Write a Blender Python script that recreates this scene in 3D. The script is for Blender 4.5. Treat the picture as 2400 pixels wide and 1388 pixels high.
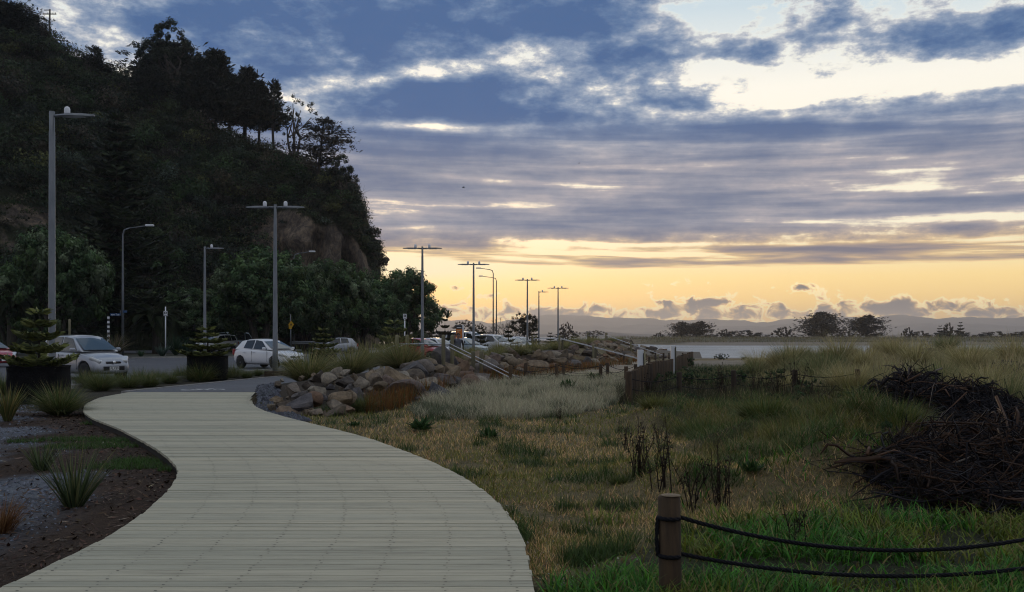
import bpy, bmesh, math, random
import numpy as np
from mathutils import Vector, Matrix
for o in list(bpy.data.objects): bpy.data.objects.remove(o)
SC = bpy.context.scene
COL = SC.collection
RNG = np.random.default_rng(11)
random.seed(5)
# ---------------------------------------------------------------- camera
F, CX, HY, EYE = 2200.0, 1200.0, 787.0, 1.65      # focal length and horizon in photograph pixels, eye height
cam = bpy.data.cameras.new('camera'); cam.sensor_width = 36.0; cam.lens = 36.0*F/2400.0
cam.shift_y = (HY-694.0)/2400.0; cam.clip_start = 0.1; cam.clip_end = 30000
camo = bpy.data.objects.new('camera', cam); COL.objects.link(camo)
camo.location = (0, 0, EYE); camo.rotation_euler = (math.radians(90), 0, 0)
SC.camera = camo
SC.view_settings.view_transform = 'Standard'; SC.view_settings.look = 'None'
SC.view_settings.gamma = 1.0; SC.view_settings.use_curve_mapping = False
SC.view_settings.exposure = EXPOSURE = 0.0
SC.cycles.use_denoising = True
SC.cycles.max_bounces = 6; SC.cycles.diffuse_bounces = 2; SC.cycles.glossy_bounces = 3
SC.cycles.transmission_bounces = 4; SC.cycles.transparent_max_bounces = 6; SC.cycles.volume_bounces = 0
SC.cycles.use_adaptive_sampling = True; SC.cycles.adaptive_threshold = 0.015
SC.cycles.sample_clamp_indirect = 4.0
SC.cycles.filter_width = 1.1
def srgb(r, g, b):
    f = lambda c: (c/255/12.92) if c <= 10 else ((c/255+0.055)/1.055)**2.4
    return (f(r), f(g), f(b), 1.0)
# ---------------------------------------------------------------- node maths helper
class V:
    """a node socket (or number) with operators; builds ShaderNodeMath chains"""
    nt = None
    def __init__(s, k): s.k = k
    @staticmethod
    def m(op, *a, clamp=False):
        n = V.nt.nodes.new('ShaderNodeMath'); n.operation = op; n.use_clamp = clamp
        for i, x in enumerate(a):
            x = x.k if isinstance(x, V) else x
            if isinstance(x, (int, float)): n.inputs[i].default_value = x
            else: V.nt.links.new(x, n.inputs[i])
        return V(n.outputs[0])
    def __add__(s, o): return V.m('ADD', s, o)
    __radd__ = __add__
    def __sub__(s, o): return V.m('SUBTRACT', s, o)
    def __rsub__(s, o): return V.m('SUBTRACT', o, s)
    def __mul__(s, o): return V.m('MULTIPLY', s, o)
    __rmul__ = __mul__
    def __truediv__(s, o): return V.m('DIVIDE', s, o)
    def exp(s): return V.m('EXPONENT', s)
def smooth(x, a, b, lo=0.0, hi=1.0):
    n = V.nt.nodes.new('ShaderNodeMapRange'); n.interpolation_type = 'SMOOTHSTEP'
    V.nt.links.new(x.k, n.inputs[0])
    for i, v in enumerate((a, b, lo, hi)): n.inputs[i+1].default_value = v
    return V(n.outputs[0])
def combine(x, y, z=0.0):
    n = V.nt.nodes.new('ShaderNodeCombineXYZ')
    for i, v in enumerate((x, y, z)):
        if isinstance(v, V): V.nt.links.new(v.k, n.inputs[i])
        else: n.inputs[i].default_value = v
    return n.outputs[0]
def noise(vec, scale, detail=4, rough=0.5, dist=0.0, lac=2.0, dim='3D'):
    n = V.nt.nodes.new('ShaderNodeTexNoise'); n.noise_dimensions = dim; n.inputs['Scale'].default_value = scale
    n.inputs['Detail'].default_value = detail; n.inputs['Roughness'].default_value = rough
    n.inputs['Distortion'].default_value = dist; n.inputs['Lacunarity'].default_value = lac
    if vec is not None: V.nt.links.new(vec, n.inputs['Vector'])
    return V(n.outputs['Fac'])
def ramp(fac, stops, interp='LINEAR'):
    n = V.nt.nodes.new('ShaderNodeValToRGB'); cr = n.color_ramp; cr.interpolation = interp
    while len(cr.elements) < len(stops): cr.elements.new(0.5)
    for e, (p, c) in zip(cr.elements, stops):
        e.position = p; e.color = c if len(c) == 4 else (*c, 1)
    V.nt.links.new(fac.k if isinstance(fac, V) else fac, n.inputs[0])
    return n.outputs[0]
def mixc(fac, a, b, mode='MIX'):
    n = V.nt.nodes.new('ShaderNodeMix'); n.data_type = 'RGBA'; n.blend_type = mode
    for s, v in ((n.inputs[0], fac), (n.inputs[6], a), (n.inputs[7], b)):
        v = v.k if isinstance(v, V) else v
        if isinstance(v, (int, float)): s.default_value = v
        elif isinstance(v, tuple): s.default_value = v if len(v) == 4 else (*v, 1)
        else: V.nt.links.new(v, s)
    return n.outputs[2]
# ---------------------------------------------------------------- world: a cloudy sky just before sunset
SUN_AZ, SUN_EL = math.radians(-8.0), math.radians(4.0)     # behind the foot of the headland
W = bpy.data.worlds.new('World'); SC.world = W; W.use_nodes = True
def build_sky():
    nt = W.node_tree; nt.nodes.clear(); V.nt = nt
    out = nt.nodes.new('ShaderNodeOutputWorld'); bg = nt.nodes.new('ShaderNodeBackground')
    nt.links.new(bg.outputs[0], out.inputs[0])
    tc = nt.nodes.new('ShaderNodeTexCoord'); sp = nt.nodes.new('ShaderNodeSeparateXYZ')
    nt.links.new(tc.outputs['Generated'], sp.inputs[0])
    x, y, z = (V(sp.outputs[i]) for i in range(3))
    az = V.m('ARCTAN2', x, y); el = V.m('ARCSINE', z)
    zp = V.m('MAXIMUM', z, 0.0)+0.075
    pl = combine(x/zp, y/zp, 0.0)                     # cloud deck seen in perspective
    low = combine(az*1.0, el*1.0, 0.0)
    def blob(px, py, sx, sy, rot=0.0):                # soft patch at a bearing and height, sizes in photograph pixels
        u, v = (px-CX)/F, (HY-py)/F
        a0 = math.atan(u); e0 = math.atan(v*math.cos(a0))
        mp = nt.nodes.new('ShaderNodeMapping'); mp.vector_type = 'TEXTURE'
        mp.inputs['Location'].default_value = (a0, e0, 0); mp.inputs['Rotation'].default_value = (0, 0, math.radians(rot))
        mp.inputs['Scale'].default_value = (sx/F, sy/F, 1.0); nt.links.new(low, mp.inputs[0])
        dt = nt.nodes.new('ShaderNodeVectorMath'); dt.operation = 'DOT_PRODUCT'
        nt.links.new(mp.outputs[0], dt.inputs[0]); nt.links.new(mp.outputs[0], dt.inputs[1])
        return V.m('POWER', math.exp(-1), V(dt.outputs['Value']))
    def addblob(base, px, py, sx, sy, rot, w):
        return V.m('MULTIPLY_ADD', blob(px, py, sx, sy, rot), w, base)
    # clear sky behind the clouds: physical sky for the hue, warm gradient towards the sunset
    sky = nt.nodes.new('ShaderNodeTexSky'); sky.sky_type = 'NISHITA'; sky.sun_disc = False
    sky.sun_elevation = SUN_EL; sky.sun_rotation = SUN_AZ; sky.air_density = 1.3; sky.dust_density = 2.0; sky.ozone_density = 1.5
    nishita = mixc(1.0, sky.outputs[0], (0.12, 0.12, 0.12, 1), 'MULTIPLY')
    warm = ramp(el*(1/0.5), [(0.0, (1.25, 0.74, 0.26)), (0.05, (1.45, 0.95, 0.31)), (0.12, (1.38, 1.0, 0.40)), (0.16, (1.25, 1.03, 0.6)),
                     (0.22, (1.2, 1.1, 0.84)), (0.5, (1.15, 1.1, 0.98)), (0.66, srgb(214,232,242)), (1.0, srgb(205,220,234))])
    side = smooth(V.m('COSINE', az-SUN_AZ), -0.2, 0.75)
    clear = mixc(0.12, mixc(side, ramp(el*(1/1.4), [(0.0, srgb(140,148,166)), (0.4, srgb(176,188,204)), (1.0, srgb(216,224,232))]), warm), nishita)
    glow = blob(960, 625, 250, 38)+blob(1010, 600, 700, 60)*0.35
    clear = mixc(V.m('MULTIPLY', glow, 0.9, clamp=True), clear, (1.25, 1.05, 0.66, 1))
    # ---- main cloud deck
    n1 = noise(pl, 0.85, 5, 0.5, 0.0, dim='2D')
    n2 = noise(pl, 2.9, 6, 0.58, 0.0, dim='2D')
    fine = noise(combine(az, el*2.1), 17.0, 6, 0.62, 0.0, dim='2D')
    streak = noise(combine(az*1.0, el*15.0+az*0.35), 3.6, 5, 0.52, 0.15, dim='2D')
    d = (n1-0.5)*1.15+(n2-0.5)*1.1+(fine-0.5)*1.6+0.52
    cover = [ # (px,py,sx,sy,rot, weight): heavier and thinner stretches of the deck
        (760, 60, 640, 100, 3, .55), (1500, 30, 300, 60, -6, .20), (2250, 75, 300, 42, -5, .42), (1050, 240, 420, 50, -6, .50), (1560, 200, 300, 85, -28, .34),
        (1150, 350, 480, 34, -4, .42), (2150, 262, 320, 36, 2, .40), (1750, 300, 330, 30, -4, .3),
        (1020, 165, 240, 26, 10, -.62), (800, 185, 120, 22, 6, -.46), (1300, 125, 260, 34, 12, -.22), (1720, 70, 240, 34, -18, -.30), (2180, 180, 330, 46, 0, -.46), (2330, 150, 200, 60, 0, -.2),
        (1020, 297, 240, 11, -1, -.50), (1800, 235, 200, 24, 8, -.32), (1560, 272, 160, 18, 5, -.26), (240, 90, 150, 50, -30, -.28), (2380, 0, 160, 16, 0, -.5)]
    for px, py, sx, sy, r, w in cover: d = addblob(d, px, py, sx, sy, r, w)
    # below the deck's far edge: long thin bars, then open sky
    bars = smooth(el, 0.085, 0.105)
    barfield = (streak-0.5)*3.6+0.45+blob(1900, 600, 900, 22, 1)*0.35-blob(960, 628, 330, 20)*0.55-blob(1600, 571, 500, 7, -1)*0.9
    openm = smooth(el, 0.066, 0.078)
    d = V.m('ADD', d*bars, (1.0-bars)*barfield)*openm+(streak-0.5)*0.7*(1.0-openm)
    d = addblob(d, 985, 604, 300, 24, 0, -.75)
    lay = smooth(el, 0.095, 0.115)*(1.0-smooth(el, 0.20, 0.24))          # evenly overcast layer
    d = d*(1.0-lay*0.62)+lay*0.42+(streak-0.5)*lay*1.7
    # tone of the cloud by thickness
    hi = ramp(d, [(0.0, (1.2, 1.12, 0.9)), (0.22, (1.05, 1.0, 0.84)), (0.36, srgb(206,208,212)), (0.54, srgb(144,160,184)), (0.76, srgb(96,124,163)), (1.0, srgb(68,102,150))])
    lo = ramp(d, [(0.0, srgb(252,238,208)), (0.25, srgb(208,196,190)), (0.42, srgb(178,172,178)), (0.60, srgb(150,152,167)), (0.8, srgb(126,134,156)), (1.0, srgb(104,118,148))])
    tone = mixc(smooth(el, 0.17, 0.24), lo, hi)
    bl = ramp(d, [(0.0, srgb(255,232,170)), (0.35, srgb(240,205,150)), (0.6, srgb(178,156,142)), (0.85, srgb(138,130,138)), (1.0, srgb(120,118,134))])
    tone = mixc(smooth(el, 0.085, 0.12), bl, tone)
    tone = mixc(smooth(V.m('COSINE', az-SUN_AZ), 0.35, -0.6), tone, ramp(el*(1/1.4), [(0.0, srgb(112,119,138)), (0.35, srgb(158,163,176)), (1.0, srgb(214,216,220))]))    # clouds away from the sun are lit from the front
    a = smooth(d, 0.16, 0.42)
    col = mixc(a, clear, tone)
    # ---- small cumulus along the horizon
    cn = noise(combine(az, el*1.5), 52.0, 5, 0.6, 0.4, dim='2D')
    cz = noise(combine(az, el*1.3+3.7), 11.0, 2, 0.5, dim='2D')
    line = (0.0-(el-0.024)*(el-0.024)*(1/(0.0125*0.0125))).exp()
    cd = (cn-0.5)*2.6+(cz-0.5)*1.2+line*1.0-0.30
    for px, py, sx, sy in ((1070,677,26,9),(1560,709,20,7),(1652,708,42,10),(1880,671,34,12),(1815,675,20,5),(2090,718,44,16),(1135,694,30,8)):
        cd = addblob(cd, px, py, sx, sy, 0, 0.95)
    ca = smooth(cd, 0.22, 0.34)*smooth(el, 0.0, 0.008)*smooth(0.062-el, 0.0, 0.004)*side
    ccol = ramp(cd, [(0.25, (1.5, 1.25, 0.72)), (0.45, (1.4, 1.05, 0.5)), (0.64, srgb(226,186,132)), (0.82, srgb(160,142,128)), (1.0, srgb(124,118,120))])
    col = mixc(ca, col, ccol)
    nt.links.new(col, bg.inputs[0])
    bg.inputs[1].default_value = SKY_STRENGTH
SKY_STRENGTH = 1.0
build_sky()
W.cycles.sampling_method = 'MANUAL'; W.cycles.sample_map_resolution = 1024
sl = bpy.data.lights.new('sun', 'SUN'); sl.energy = 1.1; sl.angle = math.radians(12); sl.color = (1.0, 0.72, 0.42)
so = bpy.data.objects.new('sun', sl); COL.objects.link(so)
so.rotation_euler = Vector((-math.sin(SUN_AZ)*math.cos(SUN_EL), -math.cos(SUN_AZ)*math.cos(SUN_EL), -math.sin(SUN_EL))).to_track_quat('-Z', 'Y').to_euler()
# ================================================================ helpers
def s_at(py, z=0.0): return (py-HY)/(EYE-z)
def P(px, py, z=0.0):
    """photograph pixel of a point at height z -> world"""
    s = s_at(py, z); return Vector(((px-CX)/s, F/s, z))
def PD(px, d, z=0.0): return Vector(((px-CX)/F*d, d, z))
def ZD(py, d): return EYE-(py-HY)*d/F            # height of a photograph row at distance d
def hash2(ix, iy, seed):
    h = (ix.astype(np.int64)*374761393+iy.astype(np.int64)*668265263+seed*974711) & 0x7fffffff
    h = ((h ^ (h >> 13))*1274126177) & 0x7fffffff
    return ((h ^ (h >> 16)) & 0xffff)/65535.0
def vnoise(x, y, seed=0):
    x = np.asarray(x, float); y = np.asarray(y, float)
    ix, iy = np.floor(x), np.floor(y); fx, fy = x-ix, y-iy
    fx = fx*fx*(3-2*fx); fy = fy*fy*(3-2*fy)
    a, b = hash2(ix, iy, seed), hash2(ix+1, iy, seed); c, d = hash2(ix, iy+1, seed), hash2(ix+1, iy+1, seed)
    return (a*(1-fx)+b*fx)*(1-fy)+(c*(1-fx)+d*fx)*fy
def fbm(x, y, seed=0, oct=4, rough=0.5):
    t = 0; a = 1; n = 0
    for i in range(oct):
        t = t+a*vnoise(np.asarray(x)*2**i, np.asarray(y)*2**i, seed+i*17); n += a; a *= rough
    return t/n
def sst(x, a, b):
    t = np.clip((np.asarray(x, float)-a)/(b-a), 0, 1); return t*t*(3-2*t)
def inpoly(x, y, poly):
    x = np.asarray(x); y = np.asarray(y); r = np.zeros(x.shape, bool); n = len(poly)
    for i in range(n):
        (x0, y0), (x1, y1) = poly[i], poly[(i+1) % n]
        if y0 == y1: continue
        c = ((y0 > y) != (y1 > y)) & (x < (x1-x0)*(y-y0)/(y1-y0)+x0); r ^= c
    return r
# ---- meshes from arrays
def np_mesh(name, verts, faces, mats=(), cols=None, smooth=False, midx=None):
    """faces: list of (m,k) index arrays"""
    me = bpy.data.meshes.new(name)
    verts = np.asarray(verts, np.float32); me.vertices.add(len(verts)); me.vertices.foreach_set('co', verts.ravel())
    faces = [np.asarray(f, np.int32) for f in faces if len(f)]
    li = np.concatenate([f.ravel() for f in faces]); cnt = np.concatenate([np.full(len(f), f.shape[1], np.int32) for f in faces])
    me.loops.add(len(li)); me.loops.foreach_set('vertex_index', li)
    me.polygons.add(len(cnt)); me.polygons.foreach_set('loop_start', np.concatenate([[0], np.cumsum(cnt)[:-1]]).astype(np.int32))
    if smooth: me.polygons.foreach_set('use_smooth', np.ones(len(cnt), bool))
    for m in mats: me.materials.append(m)
    if midx is not None: me.polygons.foreach_set('material_index', np.asarray(midx, np.int32))
    if cols is not None:
        at = me.color_attributes.new('Col', 'FLOAT_COLOR', 'POINT')
        c = np.ones((len(verts), 4), np.float32); c[:, :3] = cols; at.data.foreach_set('color', c.ravel())
    me.update(calc_edges=True); me.validate()
    return me
class Acc:
    """collects vertex/face/colour blocks into one mesh"""
    def __init__(s): s.v = []; s.f = {}; s.c = []; s.n = 0
    def add(s, v, faces, c=None):
        v = np.asarray(v, float).reshape(-1, 3)
        for f in faces:
            f = np.asarray(f)
            if len(f): s.f.setdefault(f.shape[1], []).append(f+s.n)
        s.v.append(v)
        if c is not None: s.c.append(np.broadcast_to(np.asarray(c, float), v.shape))
        s.n += len(v)
    def mesh(s, name, mats, smooth=False):
        return np_mesh(name, np.concatenate(s.v), [np.concatenate(s.f[k]) for k in s.f], mats, np.concatenate(s.c) if s.c else None, smooth)
    def tris(s): return sum(len(f)*(k-2) for k in s.f for f in s.f[k])
def blades(acc, Pt, H, W, az, lean, curl, col, seg=3, tipcol=None):
    """grass blades: each a bent tapering strip"""
    n = len(Pt)
    if n == 0: return
    H = np.broadcast_to(H, n); W = np.broadcast_to(W, n); lean = np.broadcast_to(lean, n); curl = np.broadcast_to(curl, n)
    col = np.broadcast_to(col, (n, 3))
    dx, dy = np.cos(az), np.sin(az); pos = np.array(Pt, float); th = lean.astype(float).copy()
    sa = az+np.pi/2+RNG.uniform(-0.9, 0.9, n); sx, sy = np.cos(sa), np.sin(sa)
    rows = []; cr = []
    for k in range(seg+1):
        w = W*0.5*(1-(k/seg)**1.6)
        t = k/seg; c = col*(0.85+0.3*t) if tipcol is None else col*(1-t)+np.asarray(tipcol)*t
        if k < seg:
            off = np.stack([sx*w, sy*w, 0*w], 1); rows += [pos-off, pos+off]; cr += [c, c]
            st = H/seg; pos = pos+np.stack([np.sin(th)*dx*st, np.sin(th)*dy*st, np.cos(th)*st], 1); th = th+curl/seg
        else: rows.append(pos); cr.append(c)
    nv = 2*seg+1
    v = np.stack(rows, 1).reshape(-1, 3); c = np.stack(cr, 1).reshape(-1, 3)
    b = (np.arange(n)*nv)[:, None]
    q = np.concatenate([b+np.array([[2*k, 2*k+1, 2*k+3, 2*k+2]]) for k in range(seg-1)]) if seg > 1 else np.zeros((0, 4), int)
    t = b+np.array([[2*seg-2, 2*seg-1, 2*seg]])
    acc.add(v, [q, t], c)
def leaves(acc, Pt, Nrm, size, aspect, col, fold=0.0):
    """leaf faces: rhombic quads lying across Nrm with a random spin"""
    n = len(Pt)
    if n == 0: return
    Pt = np.asarray(Pt, float); N = np.asarray(Nrm, float); N = N/(np.linalg.norm(N, axis=1, keepdims=True)+1e-9)
    r = RNG.normal(size=(n, 3)); a = np.cross(N, r); a /= (np.linalg.norm(a, axis=1, keepdims=True)+1e-9); b = np.cross(N, a)
    L = np.broadcast_to(size, n)[:, None]; Wd = L*np.broadcast_to(aspect, n)[:, None]
    v = np.stack([Pt-a*L*0.5, Pt-b*Wd*0.5+N*fold*L, Pt+a*L*0.5, Pt+b*Wd*0.5+N*fold*L], 1).reshape(-1, 3)
    q = (np.arange(n)*4)[:, None]+np.array([[0, 1, 2, 3]])
    c = np.repeat(np.broadcast_to(col, (n, 3)), 4, axis=0)
    acc.add(v, [q], c)
def tube_np(pts, rad, n=6, cap=True):
    pts = [Vector(p) for p in pts]; m = len(pts)
    if not hasattr(rad, '__len__'): rad = [rad]*m
    vs = []; up = None
    for i, p in enumerate(pts):
        t = (pts[min(i+1, m-1)]-pts[max(i-1, 0)]); t = t.normalized() if t.length > 1e-9 else Vector((0, 0, 1))
        if up is None:
            up = Vector((0, 0, 1)) if abs(t.z) < 0.9 else Vector((1, 0, 0))
        a = (up-t*up.dot(t)).normalized(); b = t.cross(a); up = a
        for k in range(n):
            an = 2*math.pi*k/n; vs.append(p+(a*math.cos(an)+b*math.sin(an))*rad[i])
    q = [[i*n+k, i*n+(k+1) % n, (i+1)*n+(k+1) % n, (i+1)*n+k] for i in range(m-1) for k in range(n)]
    v = np.array([tuple(x) for x in vs]); fs = [np.array(q).reshape(-1, 4)]
    if cap: fs.append(np.array([list(range(n))[::-1], [(m-1)*n+k for k in range(n)]]))
    return v, fs
class MB:
    """hand-made solid parts: boxes, tubes, lathes, prisms in one mesh"""
    def __init__(s): s.v = []; s.f = []; s.sm = []
    def raw(s, v, f, smooth=False):
        b = len(s.v); s.v += [tuple(x) for x in v]; s.f += [[b+i for i in q] for q in f]; s.sm += [smooth]*len(f); return s
    def box(s, c, d, rz=0.0, rx=0.0, ry=0.0, taper=1.0):
        x, y, z = d[0]/2, d[1]/2, d[2]/2; M = Matrix.Rotation(rz, 3, 'Z') @ Matrix.Rotation(ry, 3, 'Y') @ Matrix.Rotation(rx, 3, 'X')
        vs = [M @ Vector((sx*x*(taper if sz > 0 else 1), sy*y*(taper if sz > 0 else 1), sz*z))+Vector(c) for sz in (-1, 1) for sy in (-1, 1) for sx in (-1, 1)]
        return s.raw(vs, [[0, 2, 3, 1], [4, 5, 7, 6], [0, 1, 5, 4], [2, 6, 7, 3], [0, 4, 6, 2], [1, 3, 7, 5]])
    def tube(s, pts, r, n=8, smooth=True):
        v, fs = tube_np(pts, r, n); return s.raw(v, [list(q) for f in fs for q in f], smooth)
    def lathe(s, prof, n=12, c=(0, 0, 0), smooth=True):
        vs = []; m = len(prof)
        for r, z in prof:
            for k in range(n):
                a = 2*math.pi*k/n; vs.append((c[0]+r*math.cos(a), c[1]+r*math.sin(a), c[2]+z))
        f = [[i*n+k, i*n+(k+1) % n, (i+1)*n+(k+1) % n, (i+1)*n+k] for i in range(m-1) for k in range(n)]
        f += [list(range(n))[::-1], [(m-1)*n+k for k in range(n)]]
        return s.raw(vs, f, smooth)
    def prism(s, poly, h0, h1):
        n = len(poly); vs = [(x, y, h0) for x, y in poly]+[(x, y, h1) for x, y in poly]
        return s.raw(vs, [list(range(n))[::-1], list(range(n, 2*n))]+[[i, (i+1) % n, n+(i+1) % n, n+i] for i in range(n)])
    def mesh(s, name, mat):
        me = bpy.data.meshes.new(name); me.from_pydata(s.v, [], s.f)
        me.polygons.foreach_set('use_smooth', s.sm)
        if mat: me.materials.append(mat)
        me.update(); return me
    def build(s, name, mat, parent=None, bevel=0.0, **k):
        o = link(name, s.mesh(name, mat), parent, **k)
        if bevel:
            b = o.modifiers.new('bevel', 'BEVEL'); b.width = bevel; b.segments = 2; b.limit_method = 'ANGLE'
        return o
def link(name, data, parent=None, loc=None, rz=0.0, scale=None):
    o = bpy.data.objects.new(name, data); COL.objects.link(o); o.parent = parent
    if loc is not None: o.location = loc
    if rz: o.rotation_euler = (0, 0, rz)
    if scale is not None: o.scale = scale if hasattr(scale, '__len__') else (scale,)*3
    return o
def tag(o, label=None, cat=None, group=None, kind=None):
    for k, v in (('label', label), ('category', cat), ('group', group), ('kind', kind)):
        if v: o[k] = v
    return o
def thing(name, label, cat, loc=(0, 0, 0), rz=0.0, group=None, scale=None):
    return tag(link(name, None, None, loc, rz, scale), label, cat, group)
def copy_tree(o, parent=None):
    c = o.copy(); COL.objects.link(c); c.parent = parent
    for ch in list(o.children): copy_tree(ch, c)
    return c
def dup(root, loc, rz, label, scale=None, group=None):
    c = copy_tree(root); c.location = loc; c.rotation_euler = (0, 0, rz); c['label'] = label
    if group: c['group'] = group
    if scale is not None: c.scale = scale if hasattr(scale, '__len__') else (scale,)*3
    return c
# ================================================================ materials
MAT = {}
def pmat(name, col=(0.5, 0.5, 0.5), rough=0.6, metal=0.0, coat=0.0, build=None, spec=0.5, sub=0.0):
    m = bpy.data.materials.new(name); m.use_nodes = True; nt = m.node_tree; V.nt = nt
    b = nt.nodes['Principled BSDF']; b.inputs['Base Color'].default_value = (*col[:3], 1); b.inputs['Roughness'].default_value = rough
    b.inputs['Metallic'].default_value = metal; b.inputs['Coat Weight'].default_value = coat; b.inputs['Coat Roughness'].default_value = 0.06
    b.inputs['Specular IOR Level'].default_value = spec
    if build: build(nt, b)
    MAT[name] = m; return m
def coords(nt, kind='Object', scale=(1, 1, 1)):
    t = nt.nodes.new('ShaderNodeTexCoord'); mp = nt.nodes.new('ShaderNodeMapping'); mp.inputs['Scale'].default_value = scale
    nt.links.new(t.outputs[kind], mp.inputs[0]); return mp.outputs[0]
def wpos(nt, scale=(1, 1, 1)):
    t = nt.nodes.new('ShaderNodeNewGeometry'); mp = nt.nodes.new('ShaderNodeMapping'); mp.inputs['Scale'].default_value = scale
    nt.links.new(t.outputs['Position'], mp.inputs[0]); return mp.outputs[0]
def objrand(nt):
    n = nt.nodes.new('ShaderNodeObjectInfo'); return V(n.outputs['Random'])
def bump(nt, b, h, strength=0.4, dist=0.02):
    n = nt.nodes.new('ShaderNodeBump'); n.inputs['Strength'].default_value = strength; n.inputs['Distance'].default_value = dist
    nt.links.new(h.k if isinstance(h, V) else h, n.inputs['Height']); nt.links.new(n.outputs[0], b.inputs['Normal'])
def setc(nt, b, sock): nt.links.new(sock, b.inputs['Base Color'])
def vcol(nt):
    n = nt.nodes.new('ShaderNodeVertexColor'); n.layer_name = 'Col'; return n.outputs['Color']
def noisy(c0, c1, scale=3.0, rough=0.7, bstr=0.3, bdist=0.02, detail=5, sc3=(1, 1, 1), kind='Object', **k):
    def bd(nt, b):
        co = coords(nt, kind, sc3) if kind != 'World' else wpos(nt, sc3)
        n = noise(co, scale, detail, 0.6); setc(nt, b, ramp(n, [(0.3, c0), (0.7, c1)]))
        if bstr: bump(nt, b, noise(co, scale*4, 3, 0.6), bstr, bdist)
    return bd
# foliage: colour per leaf, a little light through the blade
def foliage(name, tint=(1, 1, 1), rough=0.6, trans=0.25, spec=0.3):
    m = bpy.data.materials.new(name); m.use_nodes = True; nt = m.node_tree; V.nt = nt; b = nt.nodes['Principled BSDF']
    c = mixc(1.0, vcol(nt), (*tint, 1), 'MULTIPLY'); setc(nt, b, c); b.inputs['Roughness'].default_value = rough
    b.inputs['Specular IOR Level'].default_value = spec
    t = nt.nodes.new('ShaderNodeBsdfTranslucent'); nt.links.new(c, t.inputs[0])
    mx = nt.nodes.new('ShaderNodeMixShader'); mx.inputs[0].default_value = trans
    nt.links.new(b.outputs[0], mx.inputs[1]); nt.links.new(t.outputs[0], mx.inputs[2]); nt.links.new(mx.outputs[0], nt.nodes['Material Output'].inputs[0])
    MAT[name] = m; return m
foliage('leaf', spec=0.22); foliage('grass', (1.7, 1.6, 1.35), trans=0.3); foliage('tussock', (1.45, 1.4, 1.2), trans=0.3); foliage('needle', trans=0.1)
foliage('dry_stem', trans=0.05, spec=0.12)
def _bark(nt, b):
    co = coords(nt, 'Object', (1, 1, 0.25)); n = noise(co, 9, 5, 0.65)
    setc(nt, b, ramp(n, [(0.3, (0.025, 0.02, 0.016)), (0.7, (0.09, 0.075, 0.06))])); bump(nt, b, n, 0.6, 0.03)
pmat('bark', rough=0.9, build=_bark)
def _steel(nt, b):
    n = noise(wpos(nt, (1, 1, 0.3)), 5, 4, 0.6); setc(nt, b, ramp(n, [(0.3, (0.135, 0.15, 0.165)), (0.7, (0.20, 0.215, 0.23))]))
pmat('galvanised', rough=0.45, metal=0.55, build=_steel)
pmat('stainless', (0.45, 0.46, 0.48), 0.3, 1.0)
pmat('lamp_white', (0.75, 0.77, 0.8), 0.35)
pmat('lens', (0.25, 0.27, 0.3), 0.15)
pmat('white_paint', (0.72, 0.74, 0.76), 0.45)
pmat('black_plastic', (0.012, 0.012, 0.013), 0.5)
pmat('rubber', (0.014, 0.014, 0.015), 0.85)
pmat('yellow_sign', (0.55, 0.32, 0.02), 0.5); pmat('orange_sign', (0.62, 0.17, 0.015), 0.5); pmat('blue_sign', (0.01, 0.06, 0.16), 0.4)
pmat('teal', (0.02, 0.22, 0.16), 0.5); pmat('dark_sign', (0.02, 0.022, 0.025), 0.5); pmat('red_paint_flat', (0.4, 0.02, 0.015), 0.5)
pmat('glass_dark', (0.015, 0.02, 0.024), 0.06, 0.0, spec=0.8)
pmat('windscreen', (0.05, 0.075, 0.085), 0.05, 0.0, spec=0.9)
pmat('chrome', (0.7, 0.71, 0.72), 0.12, 1.0); pmat('alloy', (0.5, 0.51, 0.53), 0.3, 0.9)
pmat('headlamp', (0.55, 0.56, 0.55), 0.08, 0.2, 1.0); pmat('tail_lamp', (0.30, 0.01, 0.01), 0.15, 0, 1.0)
pmat('plate', (0.75, 0.76, 0.74), 0.4); pmat('black_print', (0.01, 0.01, 0.01), 0.6)
for nm, c, mt in (('silver', (0.36, 0.375, 0.40), 0.5), ('white', (0.72, 0.73, 0.74), 0.0), ('red', (0.36, 0.008, 0.018), 0.1), ('dark', (0.03, 0.034, 0.045), 0.4), ('ice', (0.30, 0.37, 0.41), 0.45), ('cream', (0.6, 0.55, 0.42), 0.0)):
    pmat('paint_'+nm, c, 0.32, mt, 0.9)
def _timber(c0, c1):
    def bd(nt, b):
        co = coords(nt, 'Object', (3, 3, 0.35)); n = noise(co, 6, 6, 0.65); r = objrand(nt)
        c = ramp(n, [(0.25, c0), (0.75, c1)]); setc(nt, b, mixc(1.0, c, ramp(r, [(0, (0.5, 0.5, 0.5)), (1, (1.35, 1.32, 1.25))]), 'MULTIPLY')); bump(nt, b, n, 0.4, 0.008)
    return bd
pmat('post_timber', rough=0.85, build=_timber((0.020, 0.012, 0.006), (0.085, 0.052, 0.024)))
pmat('post_green', rough=0.85, build=_timber((0.09, 0.085, 0.05), (0.24, 0.22, 0.14)))
pmat('stringer', rough=0.8, build=_timber((0.12, 0.09, 0.055), (0.28, 0.22, 0.14)))
def _rope(nt, b):
    pass
pmat('rope', (0.008, 0.008, 0.011), 0.8, spec=0.2)
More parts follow.
